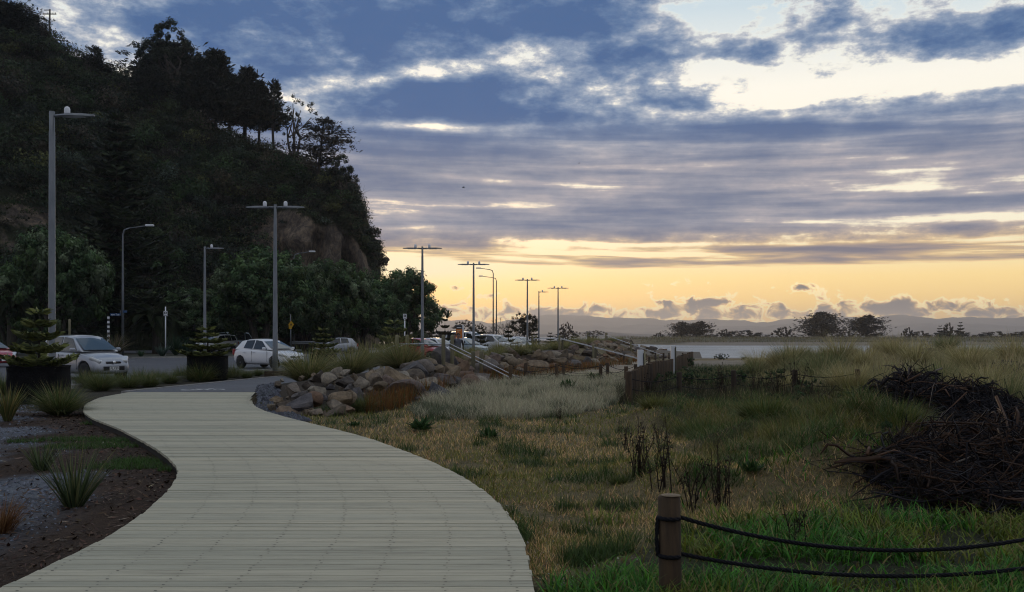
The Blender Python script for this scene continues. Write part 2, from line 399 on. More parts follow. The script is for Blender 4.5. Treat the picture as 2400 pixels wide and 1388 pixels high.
# ================================================================ the ground
BW_L = [(0,1380),(130,1318),(260,1255),(340,1200),(395,1150),(419,1112),(414,1090),(380,1060),(330,1030),(270,1000),(215,980),(193,963),(200,947),(232,932),(300,919.5)]
BW_R = [(1253,1388),(1240,1320),(1225,1260),(1200,1215),(1160,1170),(1100,1125),(1020,1085),(930,1050),(850,1022),(740,995),(660,975),(617,962),(594,950),(590,938),(603,919.5)]
BZ = 0.02
def edge(pts, pre):
    w = [P(x, y, BZ) for x, y in pts]; ys = [p.y for p in w]; xs = [p.x for p in w]
    return np.array([q[1] for q in pre]+ys), np.array([q[0] for q in pre]+xs)
LY, LX = edge(BW_L, [(-3.9, 1.5), (-3.75, 4.0)]); RY, RX = edge(BW_R, [(0.45, 1.5), (0.3, 4.0)])
def smooth_interp(y, YY, XX):
    y = np.asarray(y, float); t = 0
    for o, w in ((-0.5, .2), (-0.25, .2), (0, .2), (0.25, .2), (0.5, .2)): t = t+w*np.interp(y+o*np.clip(y/14, .2, 1), YY, XX)
    return t
bw_l = lambda y: smooth_interp(y, LY, LX); bw_r = lambda y: smooth_interp(y, RY, RX)
BW_Y0, BW_Y1 = 2.0, float(min(LY[-1], RY[-1]))
CRY = [18, 22, 25.5, 28, 37, 66, 100, 112, 140]; CRX = [-8.6, -7.4, -6.0, -4.6, -3.3, 2.7, 9.3, 13.0, 17.0]
TOY = [18, 21, 23.6, 34, 46, 61, 101, 112, 140]; TOX = [-7.4, -5.2, -2.6, -0.9, 1.5, 5.6, 14.7, 19.0, 22.0]
HTY = [18, 21, 23, 28, 66, 100, 112, 124, 140]; HTZ = [0.0, 0.05, .22, .5, .55, .85, .8, .3, 0]
crest = lambda y: np.interp(y, CRY, CRX); toe = lambda y: np.interp(y, TOY, TOX)
DUNES = [ # px, distance, height, spread across, spread along
    (1930, 38, .95, 2.4, 4.0), (2180, 36, 1.08, 2.0, 3.0), (2330, 27, .56, 1.6, 2.4), (2060, 31, .60, 1.9, 2.6), (2480, 33, .45, 3, 4), (2620, 26, .5, 3, 4), (1830, 46, .3, 3.0, 4),
    (2020, 14.5, .35, 1.1, 1.2), (1850, 12.3, .22, 1.0, .9), (2120, 18, .4, 1.6, 1.6), (1990, 11, .14, .8, .7), (1760, 14.5, .15, 1.0, 1.0)]
_rm = random.Random(77)
DUNES += [(_rm.uniform(1500, 2150), 10.0*(2.1**_rm.random()), _rm.uniform(.10, .30), _rm.uniform(.4, .9), _rm.uniform(.4, .8)) for _ in range(26)]
DUNES += [(_rm.uniform(1820, 2450), _rm.uniform(22, 40), _rm.uniform(.10, .34), _rm.uniform(.8, 1.5), _rm.uniform(.8, 1.6)) for _ in range(16)]
def gz(x, y):
    x = np.asarray(x, float); y = np.asarray(y, float)
    zb = -0.09-0.22*sst(y, 30, 60)-0.65*sst(y, 62, 112)-0.55*sst(y, 108, 124)-3*sst(y, 124, 170)
    zb = zb+0.07*(fbm(x*0.5, y*0.5, 3)-0.5)+0.05*(fbm(x*2.2, y*2.2, 5)-0.5)
    for px, d, h, sx, sy in DUNES:
        cx = (px-CX)/F*d; zb = zb+h*np.exp(-((x-cx)/sx)**2-((y-d)/sy)**2)
    zl = np.full(x.shape, -0.04)
    xc, xt, h = crest(y), toe(y), np.interp(y, HTY, HTZ)
    up = sst(x, xc-1.9, xc-0.1); dn = sst(x, xc+0.15, xt)
    z = zl*(1-up)+(h+0.0)*up; z = z*(1-dn)+zb*dn
    # the near side: planting bed left of the walk, grass right of it
    mid = 0.5*(bw_l(np.clip(y, 2, 28))+bw_r(np.clip(y, 2, 28)))
    bed = -0.07+0.06*(fbm(x*0.8, y*0.8, 9)-0.5)-0.03
    near = np.where(x < mid, bed, zb)
    k = sst(y, 20.5, 23.5) if True else 0
    lft = x < mid
    k2 = np.where(lft, sst(y, 25.0, 27.5), k)
    z = near*(1-k2)+z*k2
    ul = (x > bw_l(np.clip(y, 2, 28))-0.25) & (x < bw_r(np.clip(y, 2, 28))+0.12) & (y < BW_Y1+0.15)
    z = np.where(ul, np.minimum(z, -0.10), z)
    # shore of the point and the land behind
    land = 1-sst(x-16-0.02*(y-112), 0, 6)*sst(y, 112, 120)
    z = np.where(y > 112, -3.2+(np.maximum(z, -0.04*(x < 17)+-9*(x >= 23))+3.2)*land, z)
    z = z-3.0*sst(y, 330, 380)
    return z
_gx = np.arange(-24, 30, .2); _gy = np.arange(1, 66, .2); _gc = gz(*np.meshgrid(_gx, _gy)).tolist()
def gz1(x, y):
    fx, fy = (x+24)/.2, (y-1)/.2; i, j = int(fx), int(fy)
    if not (0 <= i < len(_gx)-1 and 0 <= j < len(_gy)-1): return float(gz(np.array([x]), np.array([y]))[0])
    fx -= i; fy -= j; a, b = _gc[j], _gc[j+1]
    return (a[i]*(1-fx)+a[i+1]*fx)*(1-fy)+(b[i]*(1-fx)+b[i+1]*fx)*fy
# zones of cover, drawn as ground outlines (photograph rows and columns of the ground)
Z = dict(
  lawn=[(1000,1010),(1400,1000),(1500,1100),(1520,1220),(1300,1280),(1210,1180)],
  rust=[(850,975),(905,905),(1000,895),(1120,880),(1200,862),(1330,846),(1500,826),(1500,838),(1330,872),(1190,892),(1080,905),(1000,935),(930,965)],
  silver=[(985,985),(960,970),(1000,945),(1090,910),(1190,893),(1300,880),(1480,868),(1470,915),(1440,950),(1330,975),(1180,985)],
  beach=[(1250,872),(1330,858),(1480,838),(1640,836),(1560,860),(1480,880),(1300,884)],
  lush=[(1240,1388),(1400,1330),(1530,1290),(1700,1235),(1900,1205),(2200,1180),(2700,1140),(2900,1500),(1240,1500)],
  weeds=[(1440,905),(1520,890),(1700,905),(1900,925),(2010,960),(1960,1010),(1760,985),(1560,965),(1440,950)],
  humm=[(1520,985),(1700,965),(1900,950),(2100,930),(2160,1000),(2080,1120),(1900,1150),(1700,1120),(1600,1050)],
  cover=[(1500,900),(1560,870),(1640,850),(1850,860),(1950,890),(1900,925),(1700,905)],
  marram=[(1760,905),(1780,868),(1850,845),(2000,825),(2400,815),(2900,815),(2900,960),(2400,980),(2200,940),(2050,935),(1900,930)],
  sand=[(1560,862),(1640,832),(1900,826),(2000,832),(1860,850),(1700,858)])
def proj(x, y, z): return CX+F*np.asarray(x)/y, HY+F*(EYE-np.asarray(z))/y
def build_ground():
    def lines(segs):
        o = []
        for a, b, st in segs: o += list(np.arange(a, b, st))
        return np.array(o+[segs[-1][1]])
    xs = lines([(-3000, -400, 400), (-400, -60, 30), (-60, -16, 2), (-16, 24, .3), (24, 60, 2), (60, 400, 30), (400, 3000, 400)])
    ys = lines([(-60, 1, 8), (1, 45, .3), (45, 70, .6), (70, 140, 1.5), (140, 440, 8), (440, 6000, 600)])
    X, Y = np.meshgrid(xs, ys); Zz = gz(X, Y)
    v = np.stack([X.ravel(), Y.ravel(), Zz.ravel()], 1); nx, ny = len(xs), len(ys)
    i = np.arange(nx*ny).reshape(ny, nx); f = np.stack([i[:-1, :-1], i[:-1, 1:], i[1:, 1:], i[1:, :-1]], -1).reshape(-1, 4)
    px, py = proj(X, np.maximum(Y, 1.0), -0.1); px, py = px+30*(fbm(X*.9, Y*.9, 21)-.5), py+16*(fbm(X*.9, Y*.9, 22)-.5)
    c = np.zeros(X.shape+(3,)); c[:] = (0.145, 0.118, 0.062)
    n = fbm(X*1.3, Y*1.3, 31)[..., None]
    c = c*(0.6+0.8*n)
    def put(key, col):
        m = inpoly(px, py, Z[key]); c[m] = (np.array(col)*(0.7+0.6*n))[m]
    put('rust', (0.035, 0.022, 0.012)); put('silver', (0.07, 0.065, 0.05)); put('beach', (0.26, 0.225, 0.175)); put('lush', (0.03, 0.032, 0.016))
    put('weeds', (0.022, 0.02, 0.012)); put('humm', (0.06, 0.058, 0.022)); put('cover', (0.04, 0.045, 0.02)); put('marram', (0.08, 0.07, 0.04)); put('sand', (0.20, 0.18, 0.15))
    m = (Y > 105) & (X > 8+.05*(Y-105)); c[m] = (0.17, 0.15, 0.125)
    lb = (X < 0.5*(bw_l(np.clip(Y, 2, 28))+bw_r(np.clip(Y, 2, 28)))) & (Y < 27)
    # planting bed: blue-grey gravel showing through bark and soil beside the walk
    dist = bw_l(np.clip(Y, 2, 28))-X
    g = fbm(X*0.9+3, Y*0.55, 41)[..., None]; bark = np.array((0.040, 0.026, 0.018))*(0.6+0.9*n); grav = np.array((0.115, 0.127, 0.15))*(0.8+0.4*n)
    w = sst(dist, 0.6, 1.5)[..., None]*sst(g, 0.36, 0.50)
    cc = bark*(1-w)+grav*w; c[lb] = cc[lb]
    heap = (Y > 19) & (Y < 40) & (X > crest(Y)-.6) & (X < toe(Y)+.5) & (X > bw_r(np.clip(Y, 2, 28))+.02); c[heap] = (np.array((.05, .04, .03))*(0.6+0.8*n))[heap]
    shore = (X < crest(Y)) & (Y > 22); c[shore] = (np.array((0.045, 0.04, 0.03))*(0.7+0.6*n))[shore]
    def bd(nt, b):
        co = wpos(nt); nn = noise(co, 14, 5, 0.7); n3 = noise(co, 60, 3, 0.6)
        setc(nt, b, mixc(1.0, vcol(nt), ramp(nn*0.5+n3*0.5, [(0.32, (0.35, 0.35, 0.35)), (0.68, (1.75, 1.72, 1.65))]), 'MULTIPLY')); bump(nt, b, nn+n3*0.6, 0.7, 0.05)
    me = np_mesh('ground', v, [f], [pmat('ground', rough=0.95, build=bd, spec=0.2)], c.reshape(-1, 3), True)
    tag(link('ground', me), kind='structure')
build_ground()
# ---------------------------------------------------------------- sealed surfaces
def _asphalt(c0, c1):
    def bd(nt, b):
        co = wpos(nt); a = noise(co, 0.6, 4, 0.6); g = noise(co, 90, 2, 0.6)
        setc(nt, b, mixc(1.0, ramp(a, [(0.3, c0), (0.7, c1)]), ramp(g, [(0.3, (0.7, 0.7, 0.7)), (0.7, (1.3, 1.3, 1.3))]), 'MULTIPLY')); bump(nt, b, g, 0.35, 0.01)
        nt.links.new(ramp(a, [(0.3, (0.55,)*3), (0.7, (0.8,)*3)]), b.inputs['Roughness'])
    return bd
pmat('asphalt', build=_asphalt((0.062, 0.064, 0.072), (0.092, 0.094, 0.104)))
pmat('path_asphalt', build=_asphalt((0.075, 0.078, 0.088), (0.105, 0.108, 0.118)))
pmat('kerb_concrete', rough=0.85, build=noisy((0.22, 0.21, 0.2), (0.36, 0.35, 0.33), 4, kind='World'))
pmat('road_paint', rough=0.7, build=noisy((0.35, 0.35, 0.34), (0.62, 0.62, 0.6), 7, bstr=0, kind='World'))
def sheet(name, poly, z, mat, kind='structure', parent=None):
    me = bpy.data.meshes.new(name); me.from_pydata([(x, y, z) for x, y in poly], [], [list(range(len(poly)))]); me.materials.append(MAT[mat]); me.update()
    o = link(name, me, parent)
    if kind and not parent: o['kind'] = kind
    return o
lampx = lambda y: np.interp(y, [20, 26.6, 39, 58, 71.4, 92, 107, 140], [-13.8, -12.9, -9.9, -5.5, -2.9, 1.5, 5.3, 12.0])
PYS = [27.4, 28.5, 31, 35, 39, 46, 58, 71, 92, 107, 125]
PLX = [-11.3, -11.2, -10.7, -10.0, -9.1, -7.9, -5.0, -2.3, 2.1, 5.9, 9.8]
PRX = [-7.5, -7.35, -7.1, -6.6, -6.0, -4.9, -2.2, 0.6, 5.0, 8.6, 12.4]
sheet('path', list(zip(PLX, PYS))+list(zip(PRX, PYS))[::-1], 0.004, 'path_asphalt')
CPY = [16, 22, 27, 33, 39, 46, 58, 71, 92, 107, 130]
CPX = [-17.5, -16.0, -14.6, -13.2, -12.0, -10.9, -8.0, -5.3, -0.9, 2.8, 7.5]            # edge of the car park towards the path
sheet('car_park', list(zip(CPX, CPY))+[(7, 250), (-60, 250), (-120, 120), (-120, 16)], 0.0, 'asphalt')
def kerb(name, pts, w=0.15, h=0.11, z0=0.0):
    mb = MB(); n = len(pts); pts = [Vector((x, y, 0)) for x, y in pts]; L = []; R = []
    for i, p in enumerate(pts):
        t = (pts[min(i+1, n-1)]-pts[max(i-1, 0)]).normalized(); nn = Vector((-t.y, t.x, 0)); L.append(p+nn*w/2); R.append(p-nn*w/2)
    for i in range(n-1):
        a, b, c, d = L[i], L[i+1], R[i+1], R[i]
        vs = [(q.x, q.y, z0-0.08) for q in (a, b, c, d)]+[(q.x, q.y, z0+h) for q in (a, b, c, d)]
        mb.raw(vs, [[4, 7, 6, 5], [0, 1, 5, 4], [2, 3, 7, 6]]+([[3, 0, 4, 7]] if i == 0 else [])+([[1, 2, 6, 5]] if i == n-2 else []))
    return tag(mb.build(name, MAT['kerb_concrete']), kind='structure')
kerb('kerb', list(zip(CPX, CPY)))
kerb('path_kerb', [(x-0.06, y) for x, y in zip(PLX, PYS)], 0.10, 0.03)
kerb('path_kerb', [(P(603,919,0).x, P(603,919,0).y), (P(625,911,0).x, P(625,911,0).y), (P(660,905,0).x, P(660,905,0).y), (-7.2, 32), (-6.55, 36), (-5.9, 40)], 0.14, 0.07)
ISL = [(-42, 57.5), (-33, 61), (-30, 64.5), (-28, 68.5), (-24, 70), (-19, 71.5), (-17.5, 76), (-14, 88), (-12, 104), (-18, 106), (-24, 92), (-46, 78)]
kerb('kerb', ISL[:9])
def island():
    mb = MB(); mb.prism(ISL, -0.02, 0.07); pmat('planting_soil', rough=0.95, build=noisy((0.02, 0.024, 0.012), (0.05, 0.05, 0.03), 2.5, kind='World'))
    tag(mb.build('planting_island', MAT['planting_soil']), kind='structure')
island()
def markings():
    k = 0
    def line(a, b, w=0.1):
        a, b = Vector(a), Vector(b); t = (b-a).normalized(); n = Vector((-t.y, t.x, 0))*w/2
        sheet('bay_marking', [(q.x, q.y) for q in (a-n, b-n, b+n, a+n)], 0.0042, 'road_paint')
    hd = Vector((math.cos(math.radians(-34.5)), math.sin(math.radians(-34.5)), 0))
    for y in (25.5, 28.3, 31.3, 34.4, 37.6, 40.8, 44, 47.2, 50.4, 60, 64, 68, 75):
        x = float(np.interp(y, CPY, CPX))-0.5; p = Vector((x, y, 0)); line(p, p-hd*4.9)
    for y in (52, 55.5, 59, 62.5, 66): p = Vector((-22.5-(y-52)*0.25, y, 0)); line(p, p-hd*4.6)
markings()
# ---------------------------------------------------------------- boardwalk: every board a piece of its own
def _board(nt, b):
    co = wpos(nt, (0.55, 7, 7)); r = objrand(nt); t = nt.nodes.new('ShaderNodeVectorMath'); t.operation = 'ADD'
    nt.links.new(co, t.inputs[0]); nt.links.new(combine(r*37.0, r*11.0, 0.0), t.inputs[1]); co = t.outputs[0]
    n = noise(co, 2.6, 7, 0.72); n2 = noise(co, 9, 4, 0.6); k = noise(co, 0.9, 3, 0.5, 1.0)
    c = ramp(n, [(0.22, (0.20, 0.188, 0.138)), (0.45, (0.40, 0.378, 0.288)), (0.8, (0.53, 0.502, 0.385))])
    st = smooth(n2*0.6+k*0.4, 0.60, 0.68)
    c = mixc(st*0.55, c, (0.13, 0.125, 0.11, 1))
    c = mixc(1.0, c, ramp(r, [(0, (0.84, 0.86, 0.84)), (0.35, (0.97, 0.98, 0.95)), (0.7, (1.03, 1.02, 0.98)), (1, (1.14, 1.11, 1.04))]), 'MULTIPLY')
    setc(nt, b, c); bump(nt, b, n, 0.35, 0.006)
pmat('deck_board', rough=0.8, build=_board); pmat('frame_and_gap_shade', (0.02, 0.017, 0.014), 0.9); pmat('nail', (0.055, 0.055, 0.05), 0.7)
def boardwalk():
    root = tag(link('boardwalk', None), kind='structure')
    pitch, th = 0.1465, 0.035; n = int((BW_Y1-BW_Y0)/pitch); rr = random.Random(3)
    for i in range(n):
        y0 = BW_Y0+i*pitch; gap = rr.choice((.008, .010, .011, .012, .013, .015, .021)); y1 = y0+pitch-gap
        if i == n-1: y1 = BW_Y1
        jl, jr = rr.uniform(-.010, .008), rr.uniform(-.008, .012)
        xl0, xl1, xr0, xr1 = float(bw_l(y0))+jl, float(bw_l(y1))+jl, float(bw_r(y0))+jr, float(bw_r(y1))+jr
        za, zc = BZ+rr.uniform(-.002, .002), BZ+rr.uniform(-.002, .002); bv = 0.002
        vs = [(xl0, y0, za-th), (xr0, y0, za-th), (xr1, y1, zc-th), (xl1, y1, zc-th), (xl0, y0, za-bv), (xr0, y0, za-bv), (xr1, y1, zc-bv), (xl1, y1, zc-bv),
              (xl0, y0+bv, za), (xr0, y0+bv, za), (xr1, y1-bv, zc), (xl1, y1-bv, zc)]
        MB().raw(vs, [[0, 3, 2, 1], [0, 1, 5, 4], [2, 3, 7, 6], [4, 5, 9, 8], [6, 7, 11, 10], [8, 9, 10, 11], [1, 2, 6, 10, 9, 5], [3, 0, 4, 8, 11, 7]]).build('board', MAT['deck_board'], root)
    ys = np.linspace(BW_Y0, BW_Y1-.1, 80); sheet('under_deck_shade', [(float(bw_l(q))+.05, q) for q in ys]+[(float(bw_r(q))-.05, q) for q in ys[::-1]], -.045, 'frame_and_gap_shade', None, root).name = 'gap_shade'  # dark sheet added under the boards to paint shade into the gaps
    mb = MB()
    for fn, off in ((bw_l, 0.03), (bw_r, -0.03)):
        ys = np.linspace(BW_Y0, BW_Y1-0.02, 90); xs = fn(ys)+off
        for a in range(89):
            mb.raw([(xs[a], ys[a], BZ-th-.002), (xs[a+1], ys[a+1], BZ-th-.002), (xs[a+1], ys[a+1], -0.3), (xs[a], ys[a], -0.3)], [[0, 1, 2, 3]])
    mb.build('edge_beam', MAT['frame_and_gap_shade'], root)
    mb = MB()
    for i in range(n):
        for fy in (0.25, 0.75):
            y = BW_Y0+(i+fy)*pitch
            if y < 5.6: continue
            xl, xr = float(bw_l(y)), float(bw_r(y)); m = int((xr-xl)/0.455)
            for k in range(m+1):
                x = xr-0.13-k*0.455+rr.uniform(-.02, .02)
                if x < xl+0.06: continue
                h = rr.uniform(.003, .006); mb.raw([(x-h*1.7, y-h, BZ+.0035), (x+h*1.7, y-h, BZ+.0035), (x+h*1.7, y+h, BZ+.0035), (x-h*1.7, y+h, BZ+.0035)], [[0, 1, 2, 3]])
    o = mb.build('nail_heads', MAT['nail'], root); o['kind'] = 'stuff'
boardwalk()
# ---------------------------------------------------------------- bicycle mark painted on the path
def bike_mark():
    mb = MB()
    def ring(cx, cy, r, w=.05, n=18):
        for k in range(n):
            a, b = 2*math.pi*k/n, 2*math.pi*(k+1)/n
            mb.raw([(cx+(r-w)*math.cos(a), cy+(r-w)*math.sin(a), 0), (cx+(r+w)*math.cos(a), cy+(r+w)*math.sin(a), 0), (cx+(r+w)*math.cos(b), cy+(r+w)*math.sin(b), 0), (cx+(r-w)*math.cos(b), cy+(r-w)*math.sin(b), 0)], [[0, 1, 2, 3]])
    def ln(x0, y0, x1, y1, w=.045):
        t = Vector((x1-x0, y1-y0, 0)).normalized(); n = Vector((-t.y, t.x, 0))*w
        mb.raw([(x0-n.x, y0-n.y, 0), (x1-n.x, y1-n.y, 0), (x1+n.x, y1+n.y, 0), (x0+n.x, y0+n.y, 0)], [[0, 1, 2, 3]])
    ring(-.42, 0, .3); ring(.42, 0, .3)
    for s in ((-.42, 0, -.2, .42), (-.2, .42, .28, .42), (-.42, 0, 0, 0), (0, 0, -.2, .42), (0, 0, .28, .42), (.42, 0, .25, .56), (.12, .58, .3, .56), (-.3, .47, -.1, .47)): ln(*s)
    p = P(476, 914, 0); o = mb.build('bicycle_marking', MAT['road_paint'], None, loc=(p.x, p.y, 0.0085), rz=math.radians(14)); o.scale = (.85, 1.0, 1)
    tag(o, kind='structure')
bike_mark()
# ================================================================ sea, far spit, mountains
def _sea(nt, b):
    co = wpos(nt, (0.35, 1.0, 1.0)); a = noise(co, 0.9, 4, 0.6); f = noise(wpos(nt, (0.12, 1, 1)), 0.22, 5, 0.6)
    bump(nt, b, a*0.6+noise(wpos(nt, (0.12, 0.9, 1)), 0.22, 4, 0.6)*1.6, 1.0, 2.2)
    foam = smooth(f, 0.60, 0.70)
    dk = noise(wpos(nt, (0.06, 1, 1)), 0.5, 4, 0.65)  # ripple streaks: light and dark of the waves put into the water colour
    setc(nt, b, mixc(foam*0.5, ramp(dk, [(0.40, (0.07, 0.10, 0.13)), (0.58, (0.34, 0.40, 0.45))]), (0.62, 0.66, 0.7, 1)))
pmat('sea_water', rough=0.32, build=_sea, spec=0.5)
def sea():
    sheet('sea', [(-20, 108), (8000, 108), (8000, 6500), (-8000, 6500), (-8000, 1300), (-60, 1300), (-60, 330), (-20, 260)], -1.25, 'sea_water')
sea()
SPIT_Y = lambda x: 262+0.05*x
def spit_z(x, y):
    t = y-SPIT_Y(x)
    z = -1.6+1.15*sst(t, 0, 26)+0.9*sst(t, 26, 55)+1.5*(fbm(x*.05, y*.09, 61)-.42)*sst(t, 24, 60)+0.8*(fbm(x*.2, y*.3, 64)-.4)*sst(t, 24, 60)-3*sst(t, 170, 236)
    return z
def spit():
    xs = np.arange(-60, 420, 2.2); ys = np.arange(-4, 240, 2.5); X, T = np.meshgrid(xs, ys); Y = T+SPIT_Y(X)
    end = sst(X, 30, 62); Zz = spit_z(X, Y)*end+(-2.4)*(1-end)
    i = np.arange(X.size).reshape(X.shape); f = np.stack([i[:-1, :-1], i[:-1, 1:], i[1:, 1:], i[1:, :-1]], -1).reshape(-1, 4)
    n = fbm(X*.12, Y*.25, 71)[..., None]; sand = np.array((.21, .185, .16)); gr = np.array((.085, .080, .05))*(0.6+0.8*n)
    w = (sst(T, 22, 34)*sst(fbm(X*.15, T*.4, 77)+0.15*sst(T, 30, 50), .34, .48))[..., None]; c = sand*(1-w)+gr*w
    me = np_mesh('sand_spit', np.stack([X.ravel(), Y.ravel(), Zz.ravel()], 1), [f], [MAT['ground']], c.reshape(-1, 3), True)
    tag(link('sand_spit', me), kind='structure')
spit()
def mountains():
    pmat('mountain', rough=0.95, build=noisy((0.16, 0.155, 0.15), (0.26, 0.24, 0.22), 0.005, bstr=0, kind='World'), spec=0.0)
    prof = {5400: [(-2500,735),(400,745),(900,752),(1040,748),(1150,756),(1290,738),(1420,744),(1540,744),(1600,750),(1700,747),(1760,755),(1860,748),(1960,742),(2050,744),(2110,739),(2200,747),(2300,742),(2400,744),(2700,738),(4600,745)],
            4200: [(-2500,752),(900,764),(1100,768),(1250,757),(1400,765),(1560,760),(1700,767),(1900,756),(2050,764),(2250,757),(2400,763),(2700,756),(4600,764)],
            1700: [(-2500,775),(1100,781),(1330,783),(1370,777),(1400,775),(1440,779),(1480,782),(1560,783),(1700,784),(2400,784),(4600,783)]}
    for d, pr in prof.items():
        pxs = np.arange(-2400, 4600, 14.0); X = (pxs-CX)/F*d
        h = ZD(np.interp(pxs, *zip(*pr)), d)+(fbm(pxs*.02, pxs*0, 81+d, 5, .6)-.5)*0.006*d*(1 if d > 2000 else .4)
        rows = []
        for k, (t, dy) in enumerate(((0, -0.16), (.35, -.10), (.7, -.05), (1, 0), (.5, .12), (0, .25))):
            rows.append(np.stack([X, d*(1+dy)+60*(fbm(pxs*.03, pxs*0+k, 91)-.5)*(0 < k < 5), -3+(h+3)*t*(1+0.16*(fbm(pxs*.04, pxs*0+k*3, 95)-.5)*(0 < t < 1))], 1))
        n = len(pxs); v = np.concatenate(rows); i = np.arange(len(v)).reshape(len(rows), n)
        f = np.stack([i[:-1, :-1], i[:-1, 1:], i[1:, 1:], i[1:, :-1]], -1).reshape(-1, 4)
        tag(link('mountain_range' if d > 2000 else 'low_hills', np_mesh('mountains', v, [f], [MAT['mountain']], None, True)), kind='structure')
mountains()
# ================================================================ headland with its cliff
HILL_SIL = [(-700,-420),(-400,-330),(-200,-170),(0,12),(60,40),(110,78),(170,140),(260,170),(340,190),(400,228),(470,266),(520,312),(600,338),(660,354),(720,384),(780,402),(822,432),(848,490),(870,545),(882,580)]
def hill_cols():
    """foot line, crest line and set-back along the headland, as world columns"""
    cols = []
    for px in np.concatenate([np.arange(-700, 800, 12), np.arange(800, 884, 6)]):
        py = np.interp(px, *zip(*HILL_SIL)); u = np.clip((px-0)/880, -0.8, 1)
        df = 92+34*max(u, 0)+10*min(u, 0)*-1; setb = np.interp(px, [-700, 0, 300, 560, 760, 884], [60, 46, 40, 30, 16, 7])
        dc = df+setb
        foot = Vector(((px-CX)/F*df, df, 0)); cr = Vector(((px-CX)/F*dc, dc, ZD(py, dc)))
        cols.append((foot, cr, px))
    # round the nose and away behind it
    f0, c0, _ = cols[-1]
    for k, (dx, dy, dz, cx_, cy_) in enumerate(((-.15, 5, 0, .05, 4), (-.9, 11, 1, -.6, 9), (-3, 20, 2, -3, 18), (-9, 34, 5, -9, 32), (-24, 60, 10, -24, 58))):
        cols.append((f0+Vector((dx, dy, 0)), c0+Vector((cx_, cy_, dz)), 890+k*10))
    return cols
HC = hill_cols(); NV = 46
def hill_grid():
    G = np.zeros((len(HC), NV+7, 3)); 
    for i, (f, c, px) in enumerate(HC):
        steep = np.interp(px, [300, 620, 760, 900], [1.0, 1.5, 2.6, 3.0])
        for j in range(NV):
            t = j/(NV-1); hz = t**(1/1.15) ; off = t**steep
            G[i, j] = (f.x+(c.x-f.x)*off, f.y+(c.y-f.y)*off, -0.5+(c.z+0.5)*hz)
        for j in range(7):
            t = (j+1)/7; G[i, NV+j] = (c.x-26*t, c.y+60*t, c.z+1.5*t-2.5*t*t)
    X, Y, Zc = G[..., 0], G[..., 1], G[..., 2]
    k = sst(Zc, 0, 3)
    rock = sst(np.array([p[2] for p in HC]), 560, 660)[:, None]
    disp = ((fbm(X*.10+Y*.06, Zc*.12, 101, 4)-.5)*7.0+(fbm(X*.4+Y*.3, Zc*.35, 103, 4, .6)-.5)*2.6*(0.5+rock))*k
    rdg = 1-np.abs(fbm(X*.22+Y*.2, Zc*.10, 107, 4, .55)*2-1); disp = disp+(rdg-.6)*5.0*rock*k*(1-sst(Zc, 15, 22))+(fbm(X*.9+Y*.8, Zc*.5, 109, 3)-.5)*2.4*rock*k
    fade = 1-0.6*sst(np.array([p[2] for p in HC]), 800, 870)[:, None]
    # hollows worn into the bare face
    PX = np.array([p[2] for p in HC])[:, None]
    for cpx, cz, sx, sz, dp in ((742, 10, 14, 4.5, 5), (812, 8.5, 16, 5.5, 6), (776, 6.5, 9, 3, 4), (660, 12, 10, 3, 3)): disp = disp-dp*np.exp(-((PX-cpx)/sx)**4-((Zc-cz)/sz)**4)
    # the disturbance runs along the fall line's normal: towards road and sea
    G[..., 1] -= disp*0.75*fade; G[..., 0] += disp*0.35*fade; G[..., 2] += disp*0.12*fade
    # caves and overhangs in the bare face
    return G
HG = hill_grid()
def cliff():
    ni, nj, _ = HG.shape; v = HG.reshape(-1, 3); i = np.arange(ni*nj).reshape(ni, nj)
    f = np.stack([i[:-1, :-1], i[1:, :-1], i[1:, 1:], i[:-1, 1:]], -1).reshape(-1, 4)
    def bd(nt, b):
        co = wpos(nt, (1, 1, 0.55)); n = noise(co, 0.35, 6, 0.65); m = noise(co, 1.6, 5, 0.7); w = noise(wpos(nt, (1, 1, .2)), 0.22, 4, 0.6)
        rockc = ramp(n*0.5+m*0.5, [(0.34, (0.03, 0.026, 0.024)), (0.48, (0.10, 0.082, 0.068)), (0.60, (0.24, 0.185, 0.13)), (0.68, (0.34, 0.27, 0.18))])
        veg = ramp(m, [(0.3, (0.012, 0.014, 0.008)), (0.7, (0.035, 0.04, 0.02))])
        setc(nt, b, mixc(smooth(vcol_r(nt)+(w-0.5)*0.9, 0.42, 0.56), veg, rockc)); bump(nt, b, n+m*0.5, 1.0, 0.8)
    def vcol_r(nt):
        sp = nt.nodes.new('ShaderNodeSeparateColor'); nt.links.new(vcol(nt), sp.inputs[0]); return V(sp.outputs[0])
    pxs = np.array([p[2] for p in HC]); z = HG[..., 2]
    hmax = z.max(axis=1, keepdims=True)
    r = sst(pxs, 540, 660)[:, None]*(1-sst(z/hmax, .50, .74)); r = np.maximum(r, 0.50*sst(z, 9, 11)*(1-sst(z, 16, 19))*(pxs < 240)[:, None])
    c = np.zeros((ni, nj, 3)); c[..., 0] = r
    me = np_mesh('headland', v, [f], [pmat('cliff_rock', rough=0.95, build=bd, spec=0.15)], c.reshape(-1, 3), True)
    tag(link('headland', me), kind='structure')
    return r
HROCK = cliff()
